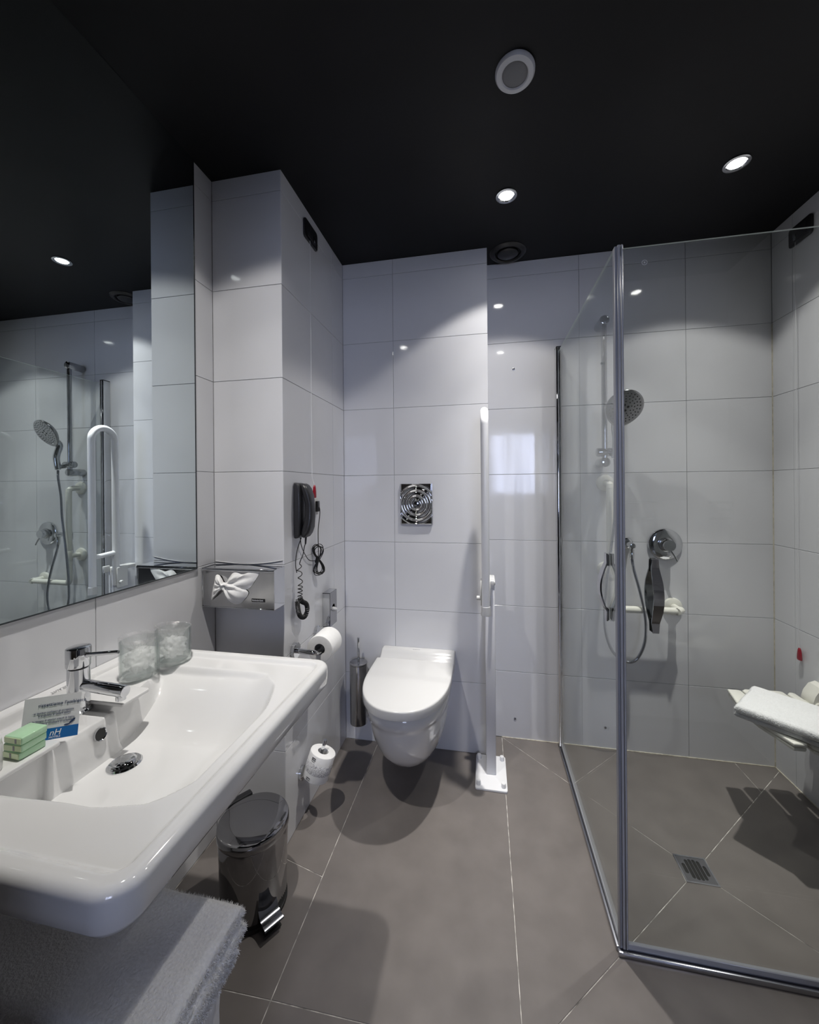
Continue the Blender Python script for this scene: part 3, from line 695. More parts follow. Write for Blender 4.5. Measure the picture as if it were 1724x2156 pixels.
tube(bm, spline([(px + .018, 1.360, 1.09), (px + .01, 1.385, 1.055), (px + .008, 1.42, 1.015), (px + .008, 1.46, .985), (px + .010, 1.525, .972)], 8), .0016, n=6)
bx, by, bz2 = px + .020, 1.520, .978
for k in range(7):
    an = random.uniform(-.7, .7); rz = .060 + .006 * math.sin(k * 2.1)
    pts = []
    for i in range(28):
        a = 2 * PI * i / 28; uu = .018 * math.sin(a) * abs(math.cos(a)) * 2.2 + .003 * math.sin(k * 3); vv = rz * math.cos(a)
        pts.append(V(bx + .0012 * k - .004 + uu * math.cos(an) * .62 + vv * math.sin(an) * .12, by + uu * math.cos(an) * .9 + vv * math.sin(an) * .45, bz2 + vv - abs(uu) * .1))
    tube(bm, pts, .0016, n=6, closed=True)
tube(bm, spline([(jx, jy, jz), (jx + .008, jy + .006, jz - .004), (jx + .010, jy + .008, jz - .03), (px + .014, jy + .008, 1.10), (px + .014, 1.530, 1.03), (px + .014, 1.530, .99)], 8), .0017, n=6)
obj('line_cord', bm, 'rubber_black', t)
bm = NB(); tube(bm, [(bx - .006 + .0, by - .007, bz2 - .012), (bx, by - .007, bz2 + .014)], .008, n=12); obj('cord_tie', bm, 'rubber_black', t)
t = thing('phone_jack', 'small grey telephone socket with black plug, beside the telephone', 'socket', (px, 1.522, 1.17))
bm = NB(); box(bm, px, px + .010, 1.505, 1.545, 1.165, 1.235, .002); obj('plate', bm, 'cap_grey', t)
bm = NB(); box(bm, px + .010, px + .020, 1.512, 1.536, 1.178, 1.222, .002); obj('plug', bm, 'black_plastic', t)
t = thing('alarm_pull', 'red alarm pull knob on a cord beside the black telephone', 'alarm pull', (px, 1.495, 1.235))
def pull(t, c, s, cord_top, cord_x):
    bm = NB(); rings = []
    for z, w_, d_ in ((-.026, .006, .003), (-.025, .012, .0055), (-.018, .0135, .006), (0, .0115, .006), (.018, .008, .005), (.0255, .0045, .0035), (.027, .002, .002)):
        rings.append([V(c[0] + (d_ * s) * math.sin(a), c[1] + (w_ * s) * math.cos(a), c[2] + z * s) for a in np.linspace(0, 2 * PI, 20, endpoint=False)])
    loft(bm, rings); obj('knob', bm, 'red_plastic', t)
    bm = NB(); tube(bm, [(c[0], c[1], c[2] + .025 * s), (cord_x, c[1], c[2] + .06), (cord_x, c[1], cord_top)], .0008, n=6); obj('cord', bm, 'enamel_white', t)
pull(t, (px + .022, 1.480, 1.262), 1.0, 2.285, px + .012)
# black switch plates high on the walls
def switch_plate(x, sgn, y0, y1, z0, z1, label, base, group):
    t = thing('pull_switch', label, 'switch', base, group)
    def xf(p): return V(x + sgn * p.z, p.x, p.y)
    bm = NB(); roundslab(bm, rrect(y0, y1, z0, z1, .012, 5), .0005, .010, .003, 3, xf=xf); obj('frame', bm, 'black_plastic', t)
    bm = NB(); roundslab(bm, rrect(y0 + .022, y1 - .022, z0 + .014, z1 - .014, .003, 3), .009, .0125, .001, 2, xf=xf); pl = obj('insert', bm, 'phone_black', t)
    ym = (y0 + y1) / 2 + .018
    bm = NB(); box(bm, min(x + sgn * .012, x + sgn * .017), max(x + sgn * .012, x + sgn * .017), ym - .006, ym + .006, z0 + .016, z0 + .040, .001, 1); obj('cord_outlet', bm, 'chrome_dark', t)
switch_plate(X1, 1, 1.442, 1.560, 2.284, 2.362, 'black pull switch plate high on the side of the pier', (X1, 1.5, 2.284), None)
switch_plate(X3, -1, 1.800, 1.918, 2.266, 2.345, 'black pull switch plate high above the shower seat', (X3, 1.86, 2.266), None)
t = thing('alarm_pull', 'red alarm pull knob hanging on a thin cord above the shower seat', 'alarm pull', (X3 - .01, 1.871, .55))
pull(t, (X3 - .012, 1.871, .577), .95, 2.27, X3 - .0165)

# sanitary bag dispenser
t = thing('bag_dispenser', 'flat chrome bag dispenser box with round hole on the pier side', 'dispenser', (X1, 1.638, .667))
hole = circ(1.638, .742, .017)
bm = NB(); plate(bm, rrect(1.600, 1.676, .667, .815, .003, 3), [hole], 0, -.002, xf=lambda p: V(X1 + .036 + p.z, p.x, p.y)); obj('front_panel', bm, 'chrome_brushed', t, smooth=30)
bm = NB(); box(bm, X1 + .0005, X1 + .0355, 1.6, 1.602, .667, .815); box(bm, X1 + .0005, X1 + .0355, 1.674, 1.676, .667, .815); box(bm, X1 + .0005, X1 + .0355, 1.6, 1.676, .813, .815); box(bm, X1 + .0005, X1 + .0355, 1.6, 1.676, .667, .669); box(bm, X1 + .0005, X1 + .012, 1.602, 1.674, .669, .813); obj('housing', bm, 'chrome', t)
bm = NB(); bmesh.ops.create_icosphere(bm, subdivisions=3, radius=1)
for v_ in bm.verts: q = v_.co.copy(); k = 1 + .4 * mnoise.noise(q * 2.5); v_.co = V(X1 + .036 + q.x * .014 * k, 1.640 + q.y * .012 * k, .735 + q.z * .009 * k)
obj('bag_tip', bm, 'paper', t)

# ------------------------------------------------------------------ toilet paper
def roll_mesh(p0, p1, R, mat, t, rc=.021):
    ax = Vector(p1) - Vector(p0); L = ax.length
    bm = NB(); lathe(bm, [(rc, 0), (R - .004, 0), (R - .0012, .001), (R, .004), (R, L - .004), (R - .0012, L - .001), (R - .004, L), (rc, L)], p0, ax, n=56, c0=False, c1=False)
    lathe(bm, [(rc, L), (rc, 0)], p0, ax, n=56, c0=False, c1=False); bmesh.ops.remove_doubles(bm, verts=bm.verts[:], dist=1e-6)
    return obj('paper', bm, mat, t)
rx_, rz_ = -.612, .672
h1 = thing('paper_holder', 'chrome toilet paper holder arm above the far end of the washbasin', 'holder', (X1, 1.338, .672))
bm = NB(); lathe(bm, [(.0285, 0), (.0285, .012), (.027, .0135), (.001, .0135)], (X1 + .0005, 1.338, rz_), axis=(1, 0, 0), n=36); obj('rosette', bm, 'chrome', h1)
bm = NB(); tube(bm, bend([(X1 + .010, 1.338, rz_), (rx_ - .008, 1.338, rz_ - .003), (rx_ - .004, 1.36, rz_ - .011), (rx_ - .004, 1.475, rz_ - .011)], .012, 5), .0092, n=16); obj('arm', bm, 'chrome', h1)
bm = NB(); lathe(bm, [(.0255, 0), (.0255, .008), (.024, .0095), (.001, .0095)], (X1 + .0005, 1.535, .668), axis=(1, 0, 0), n=36); obj('stop_rosette', bm, 'chrome', h1)
t = thing('toilet_roll', 'plain white toilet roll on the chrome arm beside the washbasin end', 'toilet roll', (rx_, 1.41, .62))
roll_mesh((rx_, 1.362, rz_), (rx_, 1.462, rz_), .051, 'paper', t)
bm = NB(); lathe(bm, [(.0215, .001), (.0215, .099), (.0203, .099), (.0203, .001), (.0215, .001)], (rx_, 1.362, rz_), axis=(0, 1, 0), n=36, c0=False, c1=False); obj('core', bm, 'cap_grey', t)
h2 = thing('spare_roll_holder', 'chrome spare roll holder low on the pier side near the floor', 'holder', (X1, 1.388, .18))
bm = NB(); lathe(bm, [(.0255, 0), (.0255, .009), (.024, .0105), (.001, .0105)], (X1 + .0005, 1.388, .180), axis=(1, 0, 0), n=36); obj('rosette', bm, 'chrome', h2)
b0, b1 = V(-.652, 1.403, .160), V(-.626, 1.420, .251)
ax = (b1 - b0).normalized(); ua, ub = frame_of(ax)
pinoff = -ua * .010
bm = NB(); tube(bm, bend([(X1 + .010, 1.388, .180), (X1 + .026, 1.391, .158), b0 - ax * .010, b1 + ax * .042 + V(-.006, 0, .0)], .012, 5), .0068, n=16); obj('pin', bm, 'chrome', h2)
t = thing('toilet_roll', 'toilet roll in printed white wrapper on the low spare holder', 'toilet roll', tuple(b0))
rp = roll_mesh(b0, b1, .050, 'paper', t)
L = (b1 - b0).length
bm = NB(); lathe(bm, [(.0502, L * .30), (.0506, L * .31), (.0506, L * .68), (.0502, L * .69)], b0, ax, n=56, c0=False, c1=False); obj('printed_band', bm, 'paper_printed', t)
# black word marks on the wrapper, facing the room
fc = (V(.35, -1, .1) - ax * V(.35, -1, .1).dot(ax)).normalized(); sd = ax.cross(fc).normalized()
if sd.x < 0: sd = -sd
for hh, off in ((L * .86, -.62), (L * .12, -.62)):
    dn_ = (fc * math.cos(off) + sd * math.sin(off)); ds = (sd * math.cos(off) - fc * math.sin(off))
    o_ = b0 + ax * hh + dn_ * .0506
    bm = NB(); sheet(bm, o_ - ds * .0085 - ax * .0045, ds * .017, ax * .009, .0004); lb = obj('mark', bm, 'ink_black', t, smooth=0)
    lettering('TORK', .0065, o_ - ds * .0078 - ax * .0024 + dn_ * .0002, ds, ax, 'ink_white', lb)
    lettering('Premium', .0042, o_ - ds * .0080 - ax * .0095 + dn_ * .0001, ds, ax, 'ink_black', t)

# ------------------------------------------------------------------ toilet
tc_ = -.332
def dee(w_, yb, yf, xc=tc_, n=28, p=2.25, lr=.30):
    """D outline: straight sides from the back, superellipse nose at the front"""
    hw = w_ / 2; ym = yf + min(lr, (yb - yf) * .8); out = [(xc - hw, yb), (xc - hw, (yb + ym) / 2)]
    for k in range(n + 1):
        a = PI * k / n; c_, s_ = math.cos(a), math.sin(a)
        out.append((xc - hw * math.copysign(abs(c_) ** (2 / p), c_), ym - (ym - yf) * abs(s_) ** (2 / p)))
    out += [(xc + hw, (yb + ym) / 2), (xc + hw, yb)]
    return out
t = thing('toilet', 'white wall-hung toilet with closed lid on the back wall', 'toilet', (tc_, Y2, .09))
def ringz(w_, yb, yf, z, xc=tc_): return [V(p[0], p[1], z) for p in dee(w_, yb, yf, xc)]
bm = NB(); loft(bm, [ringz(.340, Y2 - .001, 1.408, .414), ringz(.350, Y2 - .001, 1.402, .408), ringz(.352, Y2 - .001, 1.400, .385), ringz(.350, Y2 - .001, 1.402, .366), ringz(.340, Y2 - .001, 1.408, .361), ringz(.337, Y2 - .001, 1.412, .34), ringz(.330, Y2 - .001, 1.424, .30), ringz(.316, Y2 - .001, 1.446, .25), ringz(.294, Y2 - .001, 1.478, .20), ringz(.262, Y2 - .001, 1.522, .155), ringz(.224, Y2 - .001, 1.575, .122), ringz(.18, Y2 - .001, 1.63, .104), ringz(.13, Y2 - .001, 1.69, .098)]); obj('bowl', bm, 'ceramic', t, smooth=50)
bm = NB(); loft(bm, [ringz(.345, 1.80, 1.400, .414), ringz(.352, 1.80, 1.396, .416), ringz(.352, 1.80, 1.396, .420), ringz(.345, 1.80, 1.40, .422)]); obj('seat', bm, 'plastic_white', t)
bm = NB(); yb = 1.802
loft(bm, [ringz(.362, yb, 1.379, .4225), ringz(.369, yb, 1.3755, .4240), ringz(.371, yb, 1.3745, .427), ringz(.371, yb, 1.3745, .4525), ringz(.370, yb, 1.375, .4555), ringz(.367, yb, 1.3765, .4578), ringz(.362, yb, 1.379, .4592), ringz(.34, yb, 1.39, .4602), ringz(.10, yb, 1.60, .4612)]); obj('lid', bm, 'plastic_white', t, smooth=35)
prof = [(1.800, .420), (1.800, .452), (1.806, .459), (1.822, .466), (1.834, .476), (1.842, .484), (1.850, .4875), (Y2 - .001, .4875), (Y2 - .001, .420)]
bm = NB(); L0, L1 = -.503, -.146
rr = []
for x_, i_ in ((L0, .006), (L0 + .002, .002), (L0 + .006, 0), (L1 - .006, 0), (L1 - .002, .002), (L1, .006)):
    rr.append([V(x_, min(max(p_[0], 1.8 + i_), Y2 - .001), max(.42, p_[1] - (i_ if p_[1] > .44 else 0))) for p_ in prof])
loft(bm, rr); hc = obj('hinge_cover', bm, 'plastic_white', t, smooth=50)
lettering('DURAVIT', .0085, (-.350, 1.853, .4876), (1, 0, 0), (0, 1, 0), 'ink_grey', hc)
# flush plate with ripples
t = thing('flush_plate', 'square chrome flush plate with concentric ripples above the toilet', 'flush plate', (-.33, Y2, 1.096))
pw, ph = .0785, .0995; pc = V(-.330, Y2, 1.1945); bm = NB(); NG = 84; gv = []
for i in range(NG + 1):
    row = []
    for j in range(NG + 1):
        u = -pw + 2 * pw * i / NG; v_ = -ph + 2 * ph * j / NG; r_ = math.hypot(u, v_)
        d_ = .0095 + .0036 * math.cos(2 * PI * (r_ - .021) / .0255) * (1 if r_ > .021 else 1)
        if r_ > .100: d_ = .0095 + .0036 * math.cos(2 * PI * (.100 - .021) / .0255)
        e_ = min(pw - abs(u), ph - abs(v_))
        if e_ < .002: d_ = .0095
        row.append(bm.verts.new((pc.x + u, pc.y - d_, pc.z + v_)))
    gv.append(row)
for i in range(NG):
    for j in range(NG): bm.faces.new((gv[i][j], gv[i + 1][j], gv[i + 1][j + 1], gv[i][j + 1]))
lp = [gv[i][0] for i in range(NG + 1)] + [gv[NG][j] for j in range(1, NG + 1)] + [gv[i][NG] for i in range(NG - 1, -1, -1)] + [gv[0][j] for j in range(NG - 1, 0, -1)]
bk = [bm.verts.new((v_.co.x, Y2 - .0005, v_.co.z)) for v_ in lp]; bridge(bm, lp, bk)
obj('plate', bm, 'chrome', t, smooth=60)
bm = NB(); lathe(bm, [(.0165, 0), (.0165, .0050), (.015, .0060), (.001, .0062)], (pc.x, pc.y - .0095, pc.z), axis=(0, -1, 0), n=36); obj('button', bm, 'chrome_dark', t)
# brush
t = thing('toilet_brush', 'slim chrome toilet brush holder with brush on the wall left of the toilet', 'toilet brush', (-.612, 1.80, .132))
bm = NB(); lathe(bm, [(.037, 0), (.0415, .001), (.0425, .004), (.0425, .286), (.041, .287)], (-.612, 1.812, .132), n=52); obj('canister', bm, 'chrome_brushed', t)
bm = NB(); lathe(bm, [(.043, 0), (.0435, .0015), (.043, .006), (.040, .008), (.008, .0085)], (-.612, 1.812, .4195), n=52); obj('lid', bm, 'chrome_brushed', t)
bm = NB(); cyl(bm, (-.612, 1.812, .427), (-.612, 1.812, .545), .0064, .0064, 20, .001); obj('handle', bm, 'chrome', t)
bm = NB(); cyl(bm, (-.612, 1.84, .36), (-.612, Y2 - .0005, .36), .011, n=20); obj('wall_bracket', bm, 'chrome', t)

# ------------------------------------------------------------------ drop-down grab rail on its post
t = thing('folding_grab_rail', 'white drop-down grab rail folded upright on a floor post right of the toilet', 'grab rail', (.018, 1.775, 0))
bm = NB(); roundslab(bm, rrect(-.050, .084, 1.655, 1.868, .008, 4), .0002, .010, .002, 2); obj('base_plate', bm, 'enamel_white', t)
for bx_, by_ in ((-.036, 1.840), (.068, 1.842), (-.036, 1.677), (.068, 1.677)):
    bm = NB(); lathe(bm, [(.0095, 0), (.0098, .001), (.0095, .016), (.0085, .018), (.001, .018)], (bx_, by_, .010), n=22); obj('bolt_cap', bm, 'enamel_white', t)
bm = NB(); roundslab(bm, rrect(-.0035, .0395, 1.740, 1.862, .004, 3), .010, .845, .003, 2); obj('post', bm, 'post_grey', t)
bm = NB(); roundslab(bm, rrect(-.006, .042, 1.737, 1.866, .006, 3), .842, .862, .005, 3); obj('post_cap', bm, 'plastic_white', t)
xr = .0005; ra = .0165
arc = [(xr, 1.6855 - .064 * math.cos(a), 1.534 + .0 + .0635 * math.sin(a)) for a in np.linspace(0, PI, 21)]
bm = NB(); tube(bm, [(xr, 1.6215, .785)] + arc + [(xr, 1.7495, .765)], ra, n=22); obj('loop_tube', bm, 'enamel_white', t)
bm = NB(); cyl(bm, (xr, 1.6215, .932), (xr, 1.7495, .940), .012, n=18); obj('cross_bar', bm, 'enamel_white', t)
bm = NB(); lathe(bm, [(.0205, 0), (.0205, .004), (.0178, .036), (.016, .037)], (xr, 1.6215, .749), n=28); obj('end_cap', bm, 'cap_grey', t)
bm = NB(); box(bm, xr - .022, xr - .0175, 1.735, 1.80, .752, .86, .002, 1); box(bm, xr + .0175, xr + .022, 1.735, 1.80, .752, .86, .002, 1); obj('hinge_cheeks', bm, 'plastic_white', t)
for sgn in (-1, 1):
    bm = NB(); cyl(bm, (xr + sgn * .022, 1.752, .782), (xr + sgn * .040, 1.752, .782), .0095, n=20, bev=.002); obj('hinge_knob', bm, 'plastic_white', t)
bm = NB(); box(bm, xr + .020, xr + .034, 1.70, 1.735, .838, .872, .003, 2); obj('latch', bm, 'plastic_white', t)

# ------------------------------------------------------------------ pedal bin
bx_, by_ = -.710, 1.085
t = thing('pedal_bin', 'dark polished steel pedal bin on the floor beneath the washbasin', 'bin', (bx_, by_, 0))
bm = NB(); lathe(bm, [(.094, .0), (.098, .002), (.098, .010), (.094, .012)], (bx_, by_, 0), n=56); obj('foot_ring', bm, 'rubber_black', t)
bm = NB(); lathe(bm, [(.094, .010), (.0955, .012), (.1010, .226), (.1005, .230), (.090, .231)], (bx_, by_, 0), n=72); obj('body', bm, 'bin_steel', t)
bm = NB(); lathe(bm, [(.1035, .233), (.1045, .2345), (.1045, .253), (.1025, .2575), (.097, .2600), (.06, .2625), (.001, .2635)], (bx_, by_, 0), n=72); obj('lid', bm, 'bin_steel', t)
pd = V(.83, -.56, 0).normalized(); ps = V(-pd.y, pd.x, 0)
Mp = Matrix((ps, pd, V(0, 0, 1))).transposed().to_4x4(); Mp.translation = (bx_, by_, 0)
bm = NB(); box(bm, -.026, .026, .088, .128, .004, .010, .002, 1); bm.transform(Mp); obj('pedal_foot', bm, 'rubber_black', t)
bm = NB(); rr = []
for y_, z_ in ((.092, .062), (.098, .050), (.106, .042), (.118, .0385), (.134, .0375), (.138, .034), (.134, .0335), (.118, .0345), (.104, .038), (.095, .047), (.089, .061)): rr.append((y_, z_))
loft(bm, [[V(-.028, *p_) for p_ in rr], [V(-.024, *p_) for p_ in rr], [V(.024, *p_) for p_ in rr], [V(.028, *p_) for p_ in rr]]); bm.transform(Mp); obj('pedal', bm, 'chrome_dark', t)
bm = NB(); box(bm, -.040, .040, -.122, -.098, .215, .262, .004, 2); bm.transform(Mp); obj('lid_hinge', bm, 'black_plastic', t)

# ------------------------------------------------------------------ towels
def pile(surface_bm, n, seed, ln=.0058, wd=.00055):
    """terry loops: thin short blades standing on a surface"""
    rnd = random.Random(seed); bm = NB(); fs = surface_bm.faces[:]; ar = np.array([f.calc_area() for f in fs]); cs = np.cumsum(ar); tot = cs[-1]
    for _ in range(n):
        f = fs[int(np.searchsorted(cs, rnd.random() * tot))]; vs = f.verts; a, b_ = rnd.random(), rnd.random()
        if len(vs) == 4: p_ = (vs[0].co * (1 - a) + vs[1].co * a) * (1 - b_) + (vs[3].co * (1 - a) + vs[2].co * a) * b_
        else:
            if a + b_ > 1: a, b_ = 1 - a, 1 - b_
            p_ = vs[0].co + (vs[1].co - vs[0].co) * a + (vs[2].co - vs[0].co) * b_
        d_ = (f.normal + V(rnd.uniform(-.8, .8), rnd.uniform(-.8, .8), rnd.uniform(-.8, .8))).normalized(); s_ = d_.orthogonal().normalized(); s_.rotate(Matrix.Rotation(rnd.random() * 6.28, 3, d_))
        l_ = ln * rnd.uniform(.5, 1); w2 = wd * rnd.uniform(.6, 1.3)
        q = [bm.verts.new(p_ - s_ * w2), bm.verts.new(p_ + s_ * w2), bm.verts.new(p_ + d_ * l_)]; bm.faces.new(q)
    return bm
def soft_slab(bm, x0, x1, y0, y1, z0, z1, r, nx, ny, wob, seed, sag=None):
    """folded towel layer: box with rounded edges, dense and wobbly"""
    hz = (z1 - z0) / 2; zc = (z0 + z1) / 2; top, bot = [], []
    def prof(u, half):
        d_ = half - abs(u); return math.sqrt(max(0, 1 - (1 - min(1, max(0, d_) / r)) ** 2))
    for i in range(nx + 1):
        x = x0 + (x1 - x0) * (i / nx - .93 * math.sin(2 * PI * i / nx) / (2 * PI))
        rt, rb = [], []
        for j in range(ny + 1):
            y = y0 + (y1 - y0) * (j / ny - .93 * math.sin(2 * PI * j / ny) / (2 * PI))
            k = prof(x - (x0 + x1) / 2, (x1 - x0) / 2) * prof(y - (y0 + y1) / 2, (y1 - y0) / 2)
            nz = wob * mnoise.noise(V(x * 14, y * 14, seed)) + wob * .5 * mnoise.noise(V(x * 40, y * 40, seed + 5)); sg = sag(x, y) if sag else 0
            ed = wob * 1.5 * mnoise.noise(V(x * 20, y * 20, seed + 9))
            rt.append(bm.verts.new((x + ed, y + ed * .6, zc + hz * k + nz + sg))); rb.append(bm.verts.new((x + ed, y + ed * .6, zc - hz * k + nz * .4 + sg)))
        top.append(rt); bot.append(rb)
    for i in range(nx):
        for j in range(ny):
            bm.faces.new((top[i][j], top[i + 1][j], top[i + 1][j + 1], top[i][j + 1])); bm.faces.new((bot[i][j], bot[i][j + 1], bot[i + 1][j + 1], bot[i + 1][j]))
    bmesh.ops.remove_doubles(bm, verts=bm.verts[:], dist=.00002)
# towel bar below the basin
t = thing('towel_bar', 'chrome towel bar on the wall below the washbasin, hidden by towels', 'towel bar', (X0, .485, .455))
bm = NB(); cyl(bm, (X0 + .001, .485, .455), (-.42, .485, .455), .008, n=16, bev=.002); obj('bar', bm, 'chrome', t)
bm = NB(); lathe(bm, [(.025, 0), (.025, .008), (.001, .009)], (X0 + .0005, .485, .455), axis=(1, 0, 0), n=28); obj('rosette', bm, 'chrome', t)
# draped towel: hangs over the bar on both sides
def drape(x0, x1, prof, nx, seed, wob):
    bm = NB(); rows = []
    for i in range(nx + 1):
        x = x0 + (x1 - x0) * i / nx; row = []
        for k, (y, z) in enumerate(prof):
            nz = wob * mnoise.noise(V(x * 12, k * .35, seed)); row.append(bm.verts.new((x + wob * mnoise.noise(V(k * .4, seed, x * 3)), y + nz, z + nz * .5)))
        rows.append(row)
    n = len(prof)
    for i in range(nx):
        for k in range(n): bm.faces.new((rows[i][k], rows[i + 1][k], rows[i + 1][(k + 1) % n], rows[i][(k + 1) % n]))
    cap(bm, rows[0]); cap(bm, rows[-1]); return bm
def arch(y0, y1, zt, r, zb, th, m=8):
    """closed section of a towel lying over a bar"""
    out = [(y0, zb)]
    out += [(y0 + r - r * math.cos(a), zt - r + r * math.sin(a)) for a in np.linspace(0, PI / 2, m)]
    out += [(y1 - r + r * math.sin(a), zt - r + r * math.cos(a)) for a in np.linspace(0, PI / 2, m)]
    out += [(y1, zb), (y1 - th, zb)]
    out += [(y1 - th - max(r - th, .002) * (1 - math.sin(a)) , zt - th - max(r - th, .002) * (1 - math.cos(a))) for a in np.linspace(PI / 2, 0, 4)]
    out += [(y0 + th + max(r - th, .002) * (1 - math.sin(a)), zt - th - max(r - th, .002) * (1 - math.cos(a))) for a in np.linspace(0, PI / 2, 4)]
    out += [(y0 + th, zb)]
    o2 = []
    for a, b_ in zip(out, out[1:] + out[:1]):
        d_ = math.hypot(b_[0] - a[0], b_[1] - a[1]); n = max(1, int(d_ / .02))
        for k in range(n): o2.append((a[0] + (b_[0] - a[0]) * k / n, a[1] + (b_[1] - a[1]) * k / n))
    return o2
t = thing('hanging_towel', 'large white bath towel hanging below the folded towels under the washbasin', 'towel', (-.67, .485, .10))
bm = drape(-.935, -.420, arch(.424, .546, .5000, .03, .06, .034), 40, 3, .003); obj('cloth', bm, 'terry_smooth', t, smooth=80)
def folded(name, label, x0, x1, y0, y1, z0, nl, th, seed, npile):
    t = thing(name, label, 'towel', ((x0 + x1) / 2, (y0 + y1) / 2, z0), 'folded towels under the washbasin')
    srf = NB()
    for k in range(nl):
        bm = NB(); ii = .003 * (k % 2) + .005 * mnoise.noise(V(k * 3.3, seed, 1))
        soft_slab(bm, x0, x1 - abs(ii) * 2, y0 + ii, y1 - ii, z0 + k * th + .0005, z0 + (k + 1) * th + .0015, th * .52, 70, 40, .0022, seed + k)
        s2 = bm.copy(); me = bpy.data.meshes.new('tmp'); s2.to_mesh(me); s2.free(); srf.from_mesh(me); bpy.data.meshes.remove(me)
        obj('fold', bm, 'terry', t, smooth=80)
    # pile only where it shows: the top and the outer edges
    keep = [f for f in srf.faces if f.calc_center_median().x > x1 - .005 or f.calc_center_median().y > y1 - .004 or f.calc_center_median().y < y0 + .004]
    dele = set(srf.faces) - set(keep); bmesh.ops.delete(srf, geom=list(dele), context='FACES'); srf.normal_update()
    obj('pile', pile(srf, npile, seed), 'terry_smooth', t, smooth=0, kind='stuff'); srf.free()
folded('folded_towel', 'lower folded white towel of the pair draped under the washbasin', -.93, -.400, .400, .566, .5030, 1, .038, 21, 9000)
folded('folded_towel', 'upper folded white towel of the pair draped under the washbasin', -.93, -.390, .397, .574, .5450, 2, .0268, 33, 16000)

# ------------------------------------------------------------------ shower enclosure
GX, GY, GZ = .357, 1.148, 1.928
def bow(bm, fr, z0, z1, bulge, w_, th, sgn, n=36):
    """one half of a door pull: a flat band bowing out from the glass; fr(u, d, z) -> point"""
    rings = []
    for k in range(n + 1):
        s_ = k / n; z = z0 + (z1 - z0) * s_; e_ = min(s_, 1 - s_)
        d_ = .006 + bulge * (math.sin(PI * min(1, max(0, (s_ - .14) / .72)))) ** 1.0; hw = w_ * (.62 + .38 * min(1, e_ / .3))
        a, b_ = sgn * d_, sgn * (d_ + th)
        rings.append([fr(-hw, a, z), fr(hw, a, z), fr(hw, b_, z), fr(-hw, b_, z)])
    loft(bm, rings)
def glass_pane(x0, x1, y0, y1, z0, z1, parent):
    bm = NB(); box(bm, x0, x1, y0, y1, z0, z1)
    thin = 0 if x1 - x0 < y1 - y0 else 1
    for f in bm.faces:
        n_ = f.normal; f.normal_update(); f.material_index = 0 if abs(f.normal[thin]) > .5 else 1
    return obj('glass_pane', bm, ['glass_panel', 'glass_edge'], parent, smooth=0)
t = thing('shower_door', 'clear glass side panel of the shower, running from corner seal to the wall profile', 'shower door', (GX, 1.6, 0))
glass_pane(GX - .003, GX + .003, GY + .012, 1.990, .022, GZ, t)
bm = NB(); box(bm, GX - .013, GX + .013, 1.984, Y3 - .0005, .004, GZ + .022, .003, 2); box(bm, GX - .0055, GX + .0055, 1.976, 1.986, .004, GZ + .020, .002, 1); wpf = obj('wall_profile', bm, 'chrome', t)
bm = NB(); box(bm, GX - .012, GX + .012, 1.982, Y3 - .0005, GZ + .022, GZ + .026, .001, 1); obj('profile_cap', bm, 'black_plastic', wpf)
bm = NB(); box(bm, GX - .013, GX + .001, GY + .0015, 2.012, .0002, .015, .003, 2); obj('bottom_rail', bm, 'aluminium', t)
bm = NB(); box(bm, GX - .001, GX + .012, GY + .0145, 1.982, .004, .022, .003, 2); box(bm, GX - .005, GX + .005, GY + .0145, 1.982, .018, .034, .002, 1); obj('drip_seal', bm, 'seal_light', t)
bm = NB(); box(bm, GX - .0055, GX + .0015, GY - .004, GY + .014, .016, GZ - .001, .001, 1); obj('corner_seal', bm, 'seal', t)
fa = lambda u, d_, z: V(GX + d_, 1.232 + u, z)
hd = None
for sgn in (-1, 1):
    bm = NB(); bow(bm, fa, .881, 1.078, .019, .016, .0045, sgn); o = obj('pull_handle', bm, 'chrome_soft', t, smooth=50)
    for zz in (.883, 1.042):
        bm = NB(); box(bm, *(sorted((GX + sgn * .0034, GX + sgn * .0065))), 1.222, 1.242, zz, zz + .034, .001, 1); obj('grip_insert', bm, 'black_plastic', o)
t = thing('shower_door', 'clear glass front panel of the shower facing the room, with bar handle', 'shower door', (.82, GY, 0))
glass_pane(GX + .012, X3 - .004, GY - .003, GY + .003, .022, GZ - .008, t)
bm = NB(); box(bm, GX - .011, X3 - .001, GY - .013, GY + .001, .0002, .015, .003, 2); obj('bottom_rail', bm, 'aluminium', t)
bm = NB(); box(bm, GX + .006, X3 - .001, GY - .001, GY + .012, .004, .022, .003, 2); box(bm, GX + .01, X3 - .002, GY - .005, GY + .005, .018, .034, .002, 1); obj('drip_seal', bm, 'seal_light', t)
bm = NB(); box(bm, GX + .0018, GX + .0085, GY - .0055, GY + .0045, .016, GZ + .002, .001, 1); box(bm, GX + .010, GX + .0155, GY - .006, GY + .0055, .016, GZ + .002, .0015, 1); obj('corner_seal', bm, 'seal_light', t)
bm = NB(); lathe(bm, [(.0058, 0), (.0070, 0)], (.426, GY - .0034, 1.875), axis=(0, -1, 0), n=24, c0=False, c1=False); lathe(bm, [(.0005, 0), (.0022, 0)], (.426, GY - .0034, 1.875), axis=(0, -1, 0), n=16, c0=False, c1=False); obj('safety_mark', bm, 'ink_white', t, smooth=0)
fb = lambda u, d_, z: V(.444 + u, GY + d_, z)
